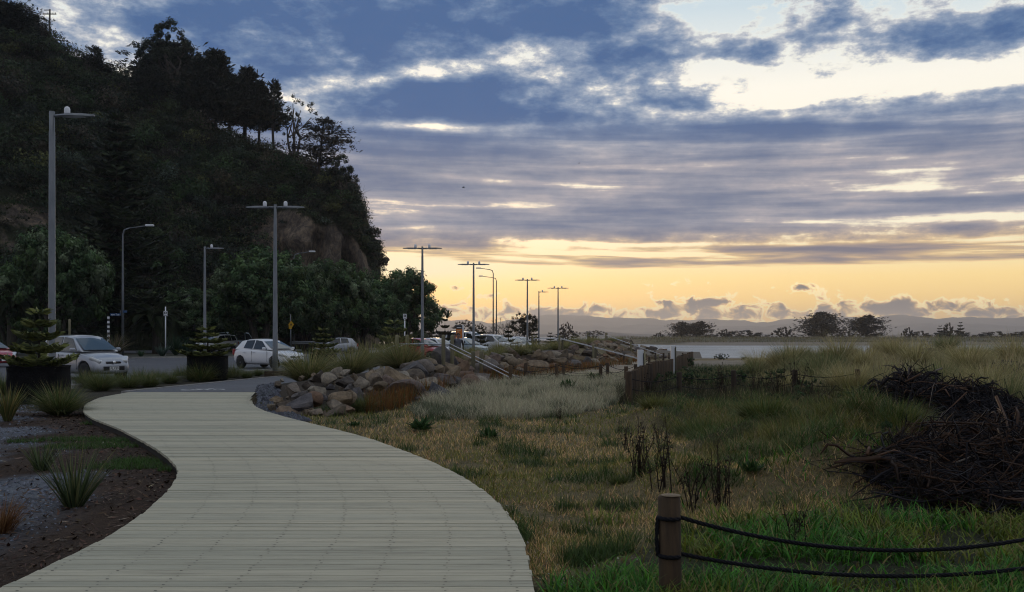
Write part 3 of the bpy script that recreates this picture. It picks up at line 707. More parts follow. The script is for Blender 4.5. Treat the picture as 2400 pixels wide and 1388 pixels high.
# ---------------------------------------------------------------- scrub on the slope: one unbroken mass
def hill_point(a, b):
    """a along the headland, b up the slope, both in grid units (arrays)"""
    i = np.clip(a.astype(int), 0, HG.shape[0]-2); j = np.clip(b.astype(int), 0, HG.shape[1]-2); fa, fb = (a-i)[:, None], (b-j)[:, None]
    p = (HG[i, j]*(1-fa)+HG[i+1, j]*fa)*(1-fb)+(HG[i, j+1]*(1-fa)+HG[i+1, j+1]*fa)*fb
    n = np.cross(HG[i+1, j]-HG[i, j], HG[i, j+1]-HG[i, j]); n /= np.linalg.norm(n, axis=1, keepdims=True)+1e-9
    return p, n, HROCK[i, np.minimum(j, HROCK.shape[1]-1)]
def scrub():
    acc = Acc(); nb = 3600
    a = RNG.uniform(40, len(HC)-4, nb); b = NV*RNG.uniform(0.02, .99, nb)
    p, n, r = hill_point(a, b); keep = RNG.uniform(size=nb) > r*1.05; a, p, n, r = a[keep], p[keep], n[keep], r[keep]
    n = n*np.sign((n*np.array([.2, -1, .5])).sum(1))[:, None]
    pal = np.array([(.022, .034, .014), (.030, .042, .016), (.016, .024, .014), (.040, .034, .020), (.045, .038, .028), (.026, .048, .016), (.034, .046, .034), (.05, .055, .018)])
    nearnose = sst(p[:, 0]/p[:, 1], -.22, -.15)
    for k in range(len(p)):
        R = RNG.uniform(.6, 1.7)*(1-.45*nearnose[k]); m = int(24+30*R); base = pal[RNG.choice(8, p=[.20, .18, .17, .11, .10, .11, .05, .08])]*RNG.uniform(.5, 1.9)
        d = RNG.normal(size=(m, 3)); d /= np.linalg.norm(d, axis=1, keepdims=True); d[:, 2] = np.abs(d[:, 2])*.9; d = d+n[k]*.35
        rr = R*RNG.uniform(.6, 1.05, m)[:, None]
        q = p[k]+n[k]*R*.25+d*rr*np.array([1, 1, .8])
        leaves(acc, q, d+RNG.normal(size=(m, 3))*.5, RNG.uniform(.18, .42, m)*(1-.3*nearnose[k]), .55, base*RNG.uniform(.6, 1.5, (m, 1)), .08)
    nb = 520; a = RNG.uniform(40, len(HC)-5, nb); b = NV*RNG.uniform(0.0, .80, nb); p, n, r = hill_point(a, b); keep = RNG.uniform(size=nb) > r*1.5; p, n = p[keep], n[keep]; n = n*np.sign((n*np.array([.2, -1, .5])).sum(1))[:, None]; nearnose = sst(p[:, 0]/p[:, 1], -.22, -.15)
    for k in range(len(p)):      # the larger crowns stand clear of the rest and shade what is under them
        R = RNG.uniform(1.3, 2.7)*(1-.55*nearnose[k]); base = pal[RNG.choice(8, p=[.2, .2, .15, .1, .06, .14, .05, .1])]*RNG.uniform(.5, 2.2); c0 = p[k]+n[k]*R*.55+np.array([0, 0, R*.5])
        for j in range(7):
            e = RNG.normal(size=3); e /= np.linalg.norm(e); e[2] = abs(e[2]); cc = c0+e*R*.55; m = 34; d = RNG.normal(size=(m, 3)); d /= np.linalg.norm(d, axis=1, keepdims=True); d[:, 2] = d[:, 2]*.7+.3
            leaves(acc, cc+d*R*RNG.uniform(.3, .55, (m, 1)), d+RNG.normal(size=(m, 3))*.4, RNG.uniform(.22, .5, m), .5, base*RNG.uniform(.6, 1.5, (m, 1)), .08)
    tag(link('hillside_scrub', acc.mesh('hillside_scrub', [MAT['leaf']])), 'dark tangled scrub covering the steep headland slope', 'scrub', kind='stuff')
    # bare grey brush and twigs along the ridge
    acc = Acc(); m = 1100; a = RNG.uniform(44, len(HC)-10, m); b = NV*np.clip(RNG.normal(.88, .12, m), .35, 1.05); p, n, r = hill_point(a, b)
    for k in range(m):
        L = RNG.uniform(.9, 2.6); d = Vector((RNG.normal()*.5, RNG.normal()*.4-.2, 1)).normalized(); c = np.array((.06, .052, .045))*RNG.uniform(.5, 1.3)
        for q in range(3):
            e = (d+Vector(RNG.normal(size=3)*.35)).normalized(); P0 = Vector(p[k]); mid = P0+e*L*.5; end = mid+(e+Vector(RNG.normal(size=3)*.3)).normalized()*L*.55
            v, fs = tube_np([P0, mid, end], [.035, .022, .008], 3, False); acc.add(v, fs, c)
    tag(link('ridge_brush', acc.mesh('ridge_brush', [MAT['dry_stem']])), 'bare grey twiggy brush standing along the headland ridge', 'brush', kind='stuff')
scrub()
# ---------------------------------------------------------------- air
def haze():
    mb = MB(); mb.box((0, 3100, 72.0), (18000, 7000, 152.0)); o = mb.build('haze', None); m = bpy.data.materials.new('haze'); m.use_nodes = True; nt = m.node_tree; nt.nodes.clear()
    out = nt.nodes.new('ShaderNodeOutputMaterial'); pv = nt.nodes.new('ShaderNodeVolumePrincipled'); pv.inputs['Color'].default_value = (0.92, 0.91, 0.93, 1); pv.inputs['Density'].default_value = HAZE
    pv.inputs['Anisotropy'].default_value = 0.5; nt.links.new(pv.outputs[0], out.inputs['Volume']); o.data.materials.append(m); tag(o, kind='stuff')
HAZE = 0.00018
haze()
# ================================================================ grass and low cover
def vary(base, n, k=0.35, hue=0.12):
    base = np.asarray(base); f = RNG.uniform(1-k, 1+k, (n, 1)); h = 1+RNG.uniform(-hue, hue, (n, 3)); return base*f*h
def scatter(n, d0, d1, px0, px1, power=1.0):
    """points on the ground between two distances and two bearings, thinning with distance"""
    u = RNG.uniform(size=n); d = (d0**(1-power)+(d1**(1-power)-d0**(1-power))*u)**(1/(1-power)) if power != 1 else d0*(d1/d0)**u
    px = RNG.uniform(px0, px1, n); x = (px-CX)/F*d; z = gz(x, d)
    return np.stack([x, d, z], 1)
def in_zone(p, *keys):
    px, py = proj(p[:, 0], p[:, 1], np.full(len(p), -0.1)); px = px+30*(fbm(p[:, 0]*.9, p[:, 1]*.9, 21)-.5); py = py+16*(fbm(p[:, 0]*.9, p[:, 1]*.9, 22)-.5)
    r = np.zeros(len(p), bool)
    for k in keys: r |= inpoly(px, py, Z[k])
    return r
def right_of_walk(p, m=0.02):
    y = p[:, 1]; return (p[:, 0] > bw_r(np.clip(y, 2, 27))+m) & ((y < 22.3) | (p[:, 0] > toe(y)-0.3))
def clear_of_path(p): return p
def grass_field(name, label, pts, H, W, col, lean, curl, seg=3, tip=None, mat='grass', cat='grass'):
    n = len(pts); acc = Acc(); az = RNG.uniform(0, 2*np.pi, n)
    blades(acc, pts-np.array([0, 0, .01]), H, W, az, lean, curl, col, seg, tip)
    return tag(link(name, acc.mesh(name, [MAT[mat]])), label, cat, kind='stuff')
def lawns():
    allz = ('rust', 'silver', 'beach', 'lush', 'weeds', 'humm', 'cover', 'marram', 'sand')
    # short dry-green lawn
    p = scatter(270000, 5.6, 34, 560, 2750, 1.75); p = p[right_of_walk(p)]; z = in_zone(p, *allz); p = p[~z]
    f = fbm(p[:, 0]*1.1, p[:, 1]*1.1, 201); g = fbm(p[:, 0]*.45+9, p[:, 1]*.45, 203, 3)
    dist = p[:, 0]-bw_r(np.clip(p[:, 1], 2, 27)); bare = sst(fbm(p[:, 0]*1.6, p[:, 1]*1.6, 207), .56, .66)*sst(1.7-dist, 0, .8)*(p[:, 1] < 13)
    keep = RNG.uniform(size=len(p)) > bare*.93; p, f, g = p[keep], f[keep], g[keep]
    dry = sst(g+0.25*(f-.5)+.06*sst(p[:, 1], 14, 8), .40, .56)[:, None]
    pick = RNG.uniform(size=(len(p), 1)) < (0.13+0.46*dry)
    c = np.where(pick, vary((.38, .27, .15), len(p), .5), vary((.12, .125, .03), len(p), .45))
    dark = sst(fbm(p[:, 0]*1.9+5, p[:, 1]*1.9, 209, 3), .60, .68)
    c = c*(1-dark[:, None])+vary((.030, .056, .014), len(p))*dark[:, None]
    H = RNG.uniform(.035, .11, len(p))*(.7+.6*f)*(1+1.2*dark)*(1+.02*(p[:, 1]-8))
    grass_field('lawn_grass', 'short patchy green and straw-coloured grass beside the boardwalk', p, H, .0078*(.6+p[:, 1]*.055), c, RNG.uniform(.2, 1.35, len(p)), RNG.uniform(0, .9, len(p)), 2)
    # tall lush grass in front
    p = scatter(52000, 5.3, 11.5, 1200, 2900, 1.5); p = p[RNG.uniform(size=len(p)) < 1-.85*sst(p[:, 1]+2.2*(fbm(p[:, 0]*1.1, p[:, 1]*1.1, 214)-.5), 8.3, 9.6)]; p = p[(in_zone(p, 'lush') | ((p[:, 1] < 11) & (p[:, 1] > 8.6) & in_zone(p-np.array([0, 1.6, 0]), 'lush'))) & right_of_walk(p, .1)]
    f = fbm(p[:, 0]*1.3, p[:, 1]*1.3, 211); p = p[RNG.uniform(size=len(p)) < sst(f, .36, .56)+.10]; f = fbm(p[:, 0]*1.3, p[:, 1]*1.3, 211)
    c = vary((.034, .108, .014), len(p), .7, .25); c = np.where(fbm(p[:, 0]*.8+4, p[:, 1]*.8, 213)[:, None] > .54, vary((.085, .115, .018), len(p), .6), c); c = np.where(RNG.uniform(size=(len(p), 1)) < .12, vary((.14, .115, .05), len(p)), c)
    H = RNG.uniform(.07, .30, len(p))*(.25+1.3*f)
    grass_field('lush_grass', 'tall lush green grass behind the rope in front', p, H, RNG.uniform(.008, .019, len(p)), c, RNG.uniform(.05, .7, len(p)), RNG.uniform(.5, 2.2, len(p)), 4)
    # hummocks
    p = scatter(120000, 8.5, 24, 1440, 2700, 1.6); p = p[in_zone(p, 'humm')]; f = fbm(p[:, 0]*1.4, p[:, 1]*1.4, 221)
    g = fbm(p[:, 0]*.7, p[:, 1]*.7, 223, 3)
    c = vary((.095, .098, .026), len(p), .5); c = np.where(g[:, None] > .52, vary((.044, .075, .022), len(p), .5), c); c = np.where(RNG.uniform(size=(len(p), 1)) < .18, vary((.2, .16, .09), len(p)), c)
    p[:, 2] += .22*sst(f, .42, .7); H = RNG.uniform(.08, .26, len(p))*(.4+1.2*f)
    grass_field('hummock_grass', 'soft olive hummocks of grass in front of the dead vine heaps', p, H, .005*(.6+p[:, 1]*.06), c, RNG.uniform(.2, 1.1, len(p)), RNG.uniform(.2, 1.3, len(p)), 3)
    # silver-grey dune sedge
    p = scatter(72000, 18, 45, 930, 1520, 1.3); p = p[in_zone(p, 'silver') & (p[:, 0] > toe(p[:, 1]))]; f = fbm(p[:, 0]*.9, p[:, 1]*.9, 231)
    c = vary((.27, .265, .21), len(p), .4, .06); c = np.where((f[:, None] < .40), vary((.075, .09, .06), len(p)), c)
    grass_field('silver_sedge', 'pale silvery grey dune grass filling the hollow below the rocks', p, RNG.uniform(.14, .46, len(p))*(.5+f), .011, c, RNG.uniform(.1, .9, len(p)), RNG.uniform(.3, 1.4, len(p)), 3)
    # rust-coloured rushes
    p = scatter(90000, 19, 110, 800, 1560, 1.25); p = p[in_zone(p, 'rust') & (p[:, 0] > toe(p[:, 1])-.7)]
    c = vary((.11, .048, .013), len(p), .5); c = np.where(RNG.uniform(size=(len(p), 1)) < .30, vary((.05, .052, .016), len(p)), c)
    grass_field('rust_rushes', 'rust-orange rushes along the foot of the rock bank', p, RNG.uniform(.25, .62, len(p)), .006+.00025*p[:, 1], c, RNG.uniform(0, .45, len(p)), RNG.uniform(0, .5, len(p)), 2)
    # dark weeds and dead grass
    p = scatter(60000, 12, 30, 1400, 2080, 1.4); p = p[in_zone(p, 'weeds')]
    c = vary((.022, .034, .011), len(p), .5); c = np.where(RNG.uniform(size=(len(p), 1)) < .5, vary((.030, .022, .015), len(p), .6), c); c = np.where(RNG.uniform(size=(len(p), 1)) < .06, vary((.2, .17, .11), len(p)), c)
    grass_field('rank_weeds', 'dark rank weeds and dead stems around the low rope fence', p, RNG.uniform(.1, .55, len(p)), .006, c, RNG.uniform(0, .6, len(p)), RNG.uniform(0, .9, len(p)), 3)
    # ground cover near the palisade
    p = scatter(70000, 22, 75, 1480, 2000, 1.2); p = p[in_zone(p, 'cover')]; f = fbm(p[:, 0]*.8, p[:, 1]*.8, 241)
    c = vary((.052, .066, .025), len(p), .4); c = np.where(f[:, None] > .55, vary((.024, .045, .014), len(p)), c); c = np.where(RNG.uniform(size=(len(p), 1)) < .22, vary((.16, .14, .085), len(p)), c)
    grass_field('dune_turf', 'green and straw dune turf between the palisade and the beach', p, RNG.uniform(.08, .36, len(p))*(.5+f), .012, c, RNG.uniform(.1, .9, len(p)), RNG.uniform(.2, 1.1, len(p)), 2)
    # marram
    p = scatter(70000, 19, 75, 1730, 2900, 1.35); p = p[in_zone(p, 'marram')]; f = fbm(p[:, 0]*.45, p[:, 1]*.45, 251); q = fbm(p[:, 0]*1.2, p[:, 1]*1.2, 257)
    keep = RNG.uniform(size=len(p)) < .25+sst(q, .34, .56); p, f, q = p[keep], f[keep], q[keep]
    c = vary((.22, .205, .095), len(p), .5); c = np.where(f[:, None] > .58, vary((.10, .125, .055), len(p), .4), c); c = np.where(f[:, None] < .40, vary((.28, .26, .165), len(p), .3), c)
    grass_field('marram_grass', 'tall wind-bent marram grass over the dunes on the right', p, RNG.uniform(.3, .8, len(p))*(.3+1.1*q), .011+.0002*p[:, 1], c, RNG.uniform(.05, .7, len(p)), RNG.uniform(.3, 1.5, len(p)), 3, np.array((.27, .24, .14)))
    # spit grass
    n = 26000; x = RNG.uniform(40, 330, n); t = RNG.uniform(26, 90, n); y = SPIT_Y(x)+t; z = spit_z(x, y); m = fbm(x*.15, t*.4, 77) > .44; p = np.stack([x, y, z], 1)[m]
    grass_field('spit_grass', 'pale dune grass over the far sand spit', p, RNG.uniform(.4, 1.2, len(p)), .16, vary((.10, .095, .06), len(p), .3), RNG.uniform(.2, .9, len(p)), RNG.uniform(0, .8, len(p)), 1)
    # small weeds and grass patches in the planting bed
    acc = Acc()
    for px, py, r, n in ((170,1030,.55,800),(560/2.58,1045,.8,1500),(300,1090,.55,1200),(330,1078,.4,900),(215,992,.22,300),(400,1100,.18,300),(60,1035,.3,400),(270,1032,.4,700)):
        c0 = P(px, py, -.08); a = RNG.uniform(0, 2*np.pi, n); rr = r*np.sqrt(RNG.uniform(size=n)); q = np.stack([c0.x+rr*np.cos(a), c0.y+rr*np.sin(a)*.55, 0*a], 1); q[:, 2] = gz(q[:, 0], q[:, 1])
        q = q[q[:, 0] < bw_l(q[:, 1])-.03]
        blades(acc, q, RNG.uniform(.03, .12, len(q)), .007, RNG.uniform(0, 6.3, len(q)), RNG.uniform(.1, 1, len(q)), RNG.uniform(.2, 1.2, len(q)), vary((.030, .068, .014), len(q), .4), 3)
    tag(link('bed_weeds', acc.mesh('bed_weeds', [MAT['grass']])), 'small bright green weeds spreading over the planting bed', 'weeds', kind='stuff')
    # bark chips and straw on the bed, pale litter beside the walk
    acc = Acc(); n = 9000; y = RNG.uniform(5.5, 24, n); x = bw_l(y)-np.abs(RNG.exponential(1.6, n))-.05; z = gz(x, y)+.012
    leaves(acc, np.stack([x, y, z], 1), np.stack([RNG.normal(0, .35, n), RNG.normal(0, .35, n), np.ones(n)], 1), RNG.uniform(.02, .11, n), RNG.uniform(.12, .4, n), vary((.075, .046, .030), n, .7))
    n = 220; y = RNG.uniform(5.5, 16, n); x = bw_l(y)-RNG.uniform(.1, 2.5, n); z = gz(x, y)+.02
    leaves(acc, np.stack([x, y, z], 1), np.stack([RNG.normal(0, .2, n), RNG.normal(0, .2, n), np.ones(n)], 1), RNG.uniform(.03, .14, n), .16, vary((.26, .21, .15), n, .4))
    tag(link('bark_litter', acc.mesh('bark_litter', [MAT['dry_stem']])), 'loose bark chips and dead leaves on the planting bed', 'litter', kind='stuff')
    acc = Acc(); n = 420; y = RNG.uniform(5.5, 9.5, n); x = bw_r(y)+np.abs(RNG.normal(0, .45, n))+.05; z = gz(x, y)+.012
    leaves(acc, np.stack([x, y, z], 1), np.stack([RNG.normal(0, .3, n), RNG.normal(0, .3, n), np.ones(n)], 1), RNG.uniform(.01, .03, n), .7, vary((.30, .29, .27), n, .5))
    tag(link('shell_grit', acc.mesh('shell_grit', [MAT['dry_stem']])), 'pale shell grit in the bare soil at the edge of the walk', 'grit', kind='stuff')
lawns()
def gravel():
    """slate chips by the walk and blue-grey gravel in the bed"""
    acc = Acc(); n = 15000; y = 5.5*(24/5.5)**RNG.uniform(size=n); x = bw_l(y)-RNG.uniform(.5, 5.5, n); g = fbm(x*.9+3, y*.55, 41); w = sst(bw_l(y)-x, .6, 1.5)*sst(g, .36, .50)
    k = RNG.uniform(size=n) < w; x, y = x[k], y[k]; z = gz(x, y); n = len(x)
    def stones(x, y, z, s, c):
        n = len(x); t = np.array([(1, 0, -.3), (-.5, .87, -.3), (-.5, -.87, -.3), (0.1, 0.1, .75)]); a = RNG.uniform(0, 6.3, n); ca, sa = np.cos(a), np.sin(a)
        v = np.zeros((n, 4, 3)); v[..., 0] = (t[None, :, 0]*ca[:, None]-t[None, :, 1]*sa[:, None])*s[:, None]; v[..., 1] = (t[None, :, 0]*sa[:, None]+t[None, :, 1]*ca[:, None])*s[:, None]; v[..., 2] = t[None, :, 2]*s[:, None]*RNG.uniform(.5, 1, (n, 1))
        v += np.stack([x, y, z], 1)[:, None, :]; b = (np.arange(n)*4)[:, None]
        acc.add(v.reshape(-1, 3), [np.concatenate([b+np.array([[0, 1, 3]]), b+np.array([[1, 2, 3]]), b+np.array([[2, 0, 3]])])], np.repeat(c, 4, 0))
    stones(x, y, z+.006, RNG.uniform(.008, .02, n)*(.7+y*.05), vary((.13, .145, .175), n, .55, .05))
    o = tag(link('bed_gravel', acc.mesh('bed_gravel', [MAT['dry_stem']])), 'blue-grey gravel scattered over the planting bed', 'gravel', kind='stuff')
    acc = Acc(); n = 2600; y = RNG.uniform(18.5, 27.5, n); x = bw_r(y)+.05+RNG.uniform(0, .62, n)*np.interp(y, [18.5, 21, 24, 27.5], [.5, 1, 1, .4]); z = np.maximum(gz(x, y), -.04)+.03*RNG.uniform(size=n)
    stones(x, y, z, RNG.uniform(.03, .085, n), vary((.085, .09, .105), n, .5, .05))
    tag(link('slate_chips', acc.mesh('slate_chips', [MAT['dry_stem']])), 'dark blue slate chips between the boardwalk and the boulders', 'gravel', kind='stuff')
gravel()
# ---------------------------------------------------------------- dead vine heaps
def vine_heap(name, label, spots, n, dark, seed):
    """spots: (px, distance, ground half-width, height)"""
    acc = Acc(); rg = np.random.default_rng(seed)
    w = np.array([s[2]*s[3]+.2 for s in spots]); w /= w.sum()
    cores = []
    for i in range(n):
        s = spots[rg.choice(len(spots), p=w)]; cx = (s[0]-CX)/F*s[1]; R, H = s[2], s[3]
        a = rg.uniform(0, 6.283); r = R*math.sqrt(rg.uniform(0, 1)); x, y = cx+r*math.cos(a), s[1]+r*math.sin(a)*.9
        top = H*max(0, 1-(r/R)**2)**.6; z = gz1(x, y)+top*(rg.uniform(.25, 1)**.45)
        L = rg.uniform(.3, 1.1); d = Vector((rg.normal(), rg.normal(), rg.normal()*.35)).normalized(); pts = [Vector((x, y, z))]; bend = Vector((rg.normal(), rg.normal(), rg.normal()-.25))*.42
        m = 4
        for k in range(m):
            d = (d+bend*.5+Vector(rg.normal(size=3)*.12)).normalized(); q = pts[-1]+d*L/m
            rr = math.hypot(q.x-cx, (q.y-s[1])/.9); lim = H*max(0, 1-(rr/R)**2)**.6+.10; g0 = gz1(q.x, q.y) if k == m-1 else z-top
            q.z = min(max(q.z, g0+.02), g0+lim+.12) if rg.uniform() < .93 else q.z
            pts.append(q)
        t = (.003+rg.exponential(.0035))*(1.0 if s[1] < 13 else 1.5)
        c = np.array((.014, .012, .014) if rg.uniform() < dark else (.048, .026, .015))*rg.uniform(.4, 1.5)
        if rg.uniform() < .04 and t < .006: c = np.array((.20, .17, .145))*rg.uniform(.6, 1.2)
        v, fs = tube_np(pts, [t]*m+[t*.4], 3, False); acc.add(v, fs, c)
    for i in range(n//110):      # thicker broken branches lying in the heap
        s = spots[rg.choice(len(spots), p=w)]; cx = (s[0]-CX)/F*s[1]; a = rg.uniform(0, 6.283); r = s[2]*rg.uniform(0, .9); x, y = cx+r*math.cos(a), s[1]+r*math.sin(a)*.9; z = gz1(x, y)+s[3]*max(0, 1-(r/s[2])**2)**.6*rg.uniform(.7, 1.05)+.02
        d = Vector((rg.normal(), rg.normal()*.7, rg.normal()*.22)).normalized(); L = rg.uniform(.5, 1.3); p0 = Vector((x, y, z))-d*L*.5; q0 = rg.uniform(.008, .02); pts = [p0, p0+d*L*.35+Vector((0, 0, rg.normal()*.05)), p0+d*L*.7+Vector((0, 0, rg.normal()*.06)), p0+d*L]
        v, fs = tube_np(pts, [q0, q0*.9, q0*.7, q0*.4], 6); acc.add(v, fs, np.array((.11, .062, .038) if rg.uniform() < .8 else (.22, .19, .16))*rg.uniform(.4, 1.2))
    # matted core that the stems lie on
    for s in spots:
        cx = (s[0]-CX)/F*s[1]; m = int(260*s[2]*max(s[3], .4)); a = rg.uniform(0, 6.283, m); r = s[2]*np.sqrt(rg.uniform(0, 1, m))*.96; x, y = cx+r*np.cos(a), s[1]+r*np.sin(a)*.85
        z = gz(x, y)+s[3]*.84*np.maximum(0, 1-(r/s[2])**2)**.6*rg.uniform(.55, 1, m); acc_n = np.stack([rg.normal(0, .5, m), rg.normal(0, .5, m), np.ones(m)], 1)
        leaves(acc, np.stack([x, y, z], 1), acc_n, rg.uniform(.12, .3, m), .5, np.array((.016, .012, .010))*rg.uniform(.5, 1.6, (m, 1)))
    o = tag(link(name, acc.mesh(name, [MAT['dry_stem']])), label, 'dead vines', kind='stuff'); return o
vine_heap('dead_vine_heap', 'dark heap of dead curling vines below the dune grass', [(2095, 17.5, .6, .42), (2140, 18.6, .8, .66), (2185, 17.2, .8, .52), (2240, 18.4, .6, .40), (2290, 18.0, .7, .64), (2335, 17.0, .6, .40), (2050, 16.0, .6, .20), (2130, 15.8, .9, .28), (2240, 15.6, .9, .30), (2390, 16.0, 1.0, .34), (2480, 16.5, 1.2, .45)], 5600, .92, 301)
vine_heap('brown_vine_heap', 'big brown heap of dead vines and twigs at the right edge', [(2170, 11.3, .5, .46), (2230, 11.8, .6, .60), (2290, 10.8, .7, .50), (2360, 11.6, .7, .64), (2430, 10.8, .9, .56), (2540, 10.8, 1.2, .7), (2130, 10.2, .5, .22), (2230, 9.7, .6, .20), (2340, 9.5, .7, .26), (2650, 11, 1.4, .7), (2420, 13.5, 1.2, .45), (2280, 13.2, .9, .35)], 6400, .62, 302)
# ---------------------------------------------------------------- tussocks, each a plant
def tuft(name, n, R, H, cols, seed, spread=1.0, droop=1.2, W=.012, seg=4, mat='tussock'):
    global RNG
    old = RNG; RNG = np.random.default_rng(seed); acc = Acc(); a = RNG.uniform(0, 2*np.pi, n); r = R*.28*np.sqrt(RNG.uniform(size=n))
    p = np.stack([r*np.cos(a), r*np.sin(a), np.full(n, -.04)], 1); az = a+RNG.normal(0, .35, n); e = np.sqrt(RNG.uniform(size=n))
    c = np.asarray(cols)[RNG.integers(0, len(cols), n)]*RNG.uniform(.65, 1.35, (n, 1))
    blades(acc, p, H*RNG.uniform(.75, 1.3, n), W*RNG.uniform(.6, 1.2, n), az, .05+e*(1.12 if name == 'tussock' else .72)*spread, droop*(.25+.75*e)*RNG.uniform(.5, 1.2, n), c, seg)
    RNG = old; return acc.mesh(name, [MAT[mat]])
GREENT = [(.058, .088, .026), (.080, .105, .034), (.042, .068, .022), (.16, .14, .065)]
STRAWT = [(.15, .16, .062), (.20, .18, .082), (.105, .125, .045), (.25, .215, .12), (.07, .09, .035)]
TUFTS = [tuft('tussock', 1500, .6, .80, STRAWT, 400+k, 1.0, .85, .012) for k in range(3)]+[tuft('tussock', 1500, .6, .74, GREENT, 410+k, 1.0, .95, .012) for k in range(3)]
_tn = 0
def tussock(x, y, s, kind, label, group, z=None, lean=0):
    global _tn; _tn += 1
    me = TUFTS[(0 if kind == 'straw' else 3)+_tn % 3]; o = link('tussock', me, None, (x, y, gz1(x, y) if z is None else z), random.uniform(0, 6.28), (s, s, s*random.uniform(.9, 1.1)))
    return tag(o, label, 'tussock', group)
# in front of the cars, along the path edge
ROWLAB = 'green tussock in the row between the path and the parked cars'
ORD = 'first second third fourth fifth sixth seventh eighth ninth tenth eleventh twelfth thirteenth fourteenth fifteenth sixteenth'.split()
for k, (px, py, s) in enumerate(((205,908,1.0),(235,915,.9),(265,905,.95),(300,908,.95),(330,900,1.0),(350,905,.85),(372,893,.85),(398,898,.9),(425,888,.95),(470,893,1.2),(512,890,.9),(548,884,1.05),(578,886,.9),(603,880,.7),(625,878,.6))):
    p = P(px, py, -.02)
    tussock(p.x, p.y, s*random.uniform(.72, .98)*(.78 if px > 530 else 1), 'green', ORD[k]+' green tussock from the left in the row before the parked cars', 'tussocks between path and car park', -.03)
for px, py, s, kd, lb in ((140,968,1.05,'green','round green tussock at the foot of the tall lamp post'),(8,925,1.1,'green','green tussock at the left edge behind the flax'),
        (722,893,1.5,'straw','large straw-green tussock at the end of the rocks by the path'),(682,868,.9,'green','small green tussock in front of the white hatchback bumper'),
        (824,874,1.35,'straw','dense upright tussock on the bank right of the black planter'),(868,858,1.25,'straw','tussock behind the boulders between two larger tussocks'),(905,856,.9,'straw','low tussock on the bank crest beside the bench'),
        (944,862,1.55,'straw','broad tussock on the rocks left of the nearest stairs'),(846,962,.62,'green','small grassy tuft at the right end of the near boulders')):
    z = {722: .25, 824: .42, 868: .5, 905: .55, 944: .5}.get(px, -.05); p = P(px, py, z); tussock(p.x, p.y, s, kd, lb, None, z)
rt = random.Random(8)
def bank_row(y0, y1, n, label):
    for k in range(n):
        y = y0+(y1-y0)*(k+rt.uniform(.1, .9))/n
        for row in (0, 1):
            if row and rt.random() < .45: continue
            x = float(crest(y))+(rt.uniform(-.3, .3) if not row else rt.uniform(-1.9, -.9)); s = rt.uniform(.75, 1.2)
            if any(abs(y-sy) < 1.6 and row == 0 for sy in (37.2, 66, 100)): continue
            tussock(x, y, s, 'straw', label, label)
bank_row(39.2, 64, 13, 'straw-green tussock on the bank between the nearest and the middle stairs')
bank_row(67.6, 98, 15, 'straw-green tussock on the bank between the middle and the far stairs')
bank_row(101.5, 116, 9, 'straw-green tussock at the far end of the rock bank')
MT = [tuft('marram_clump', 800, .9, .95, [(.25, .225, .105), (.30, .27, .15), (.16, .165, .07), (.34, .29, .18)], 430+k, .95, 1.3, .013) for k in range(2)]+[tuft('marram_clump', 800, .9, .9, [(.10, .135, .06), (.13, .155, .075), (.08, .10, .045), (.25, .22, .13)], 440+k, .95, 1.2, .013) for k in range(2)]
MT += [tuft('grass_mound', 900, .9, .45, [(.10, .105, .028), (.075, .095, .025), (.13, .12, .045)], 450, 1.15, 1.4, .010), tuft('grass_mound', 900, .9, .42, [(.05, .085, .024), (.042, .07, .02), (.09, .10, .03)], 451, 1.15, 1.4, .010)]
def clumps(name, n, d0, d1, px0, px1, zones, meshes, s0, s1, label, seed):
    rg = np.random.default_rng(seed); k = 0
    for i in range(n*12):
        if k >= n: break
        d = d0*(d1/d0)**rg.uniform(); px = rg.uniform(px0, px1); p = np.array([[(px-CX)/F*d, d, 0]])
        if not in_zone(p, *zones)[0]: continue
        o = link(name, MT[meshes[k % len(meshes)]], None, (p[0, 0], d, gz1(p[0, 0], d)-.03), rg.uniform(0, 6.28), rg.uniform(s0, s1)); tag(o, label, 'grass clump', label); k += 1
clumps('marram_clump', 85, 21, 46, 1770, 2560, ('marram',), (0, 2, 1, 3, 0), .7, 1.3, 'clump of tall marram grass standing out of the dune on the right', 61)
clumps('grass_mound', 46, 9, 20, 1480, 2200, ('humm',), (4, 5, 4), .6, 1.35, 'soft rounded mound of olive grass before the dead vine heaps', 62)
clumps('grass_mound', 12, 12, 24, 1450, 2000, ('weeds',), (5, 5), .5, .9, 'dark green grass mound around the low rope fence', 63)
clumps('grass_mound', 10, 6.5, 13, 1150, 1700, ('lawn',), (5, 4), .16, .32, 'small dark green tuft in the short lawn', 64)
# flax and cabbage-tree rosettes in the planting bed
def rosette(name, n, L, W, cols, seed, spread, droop, seg=5):
    return tuft(name, n, .22, L, cols, seed, spread, droop, W, seg, 'tussock')
FLAX = [(.040, .062, .030), (.055, .080, .034), (.030, .045, .022), (.09, .10, .045)]
for px, py, L, n, lb in ((172,1186,.62,115,'tall spiky flax plant in the bed with drooping outer leaves'),(97,1098,.42,90,'smaller spiky flax further back in the bed')):
    p = P(px, py, -.08); o = link('flax_plant', rosette('flax_plant', n, L, .020, FLAX, int(px), .72, .42), None, (p.x, p.y, gz1(p.x, p.y)), 1.0); tag(o, lb, 'flax')
p = P(18, 985, -.08); tag(link('flax_plant', rosette('flax_plant', 120, .75, .03, [(.06, .075, .025), (.16, .13, .05), (.08, .09, .03)], 77, .5, .6), None, (p.x, p.y, gz1(p.x, p.y))), 'yellowing grass clump at the left edge below the planter', 'grass clump')
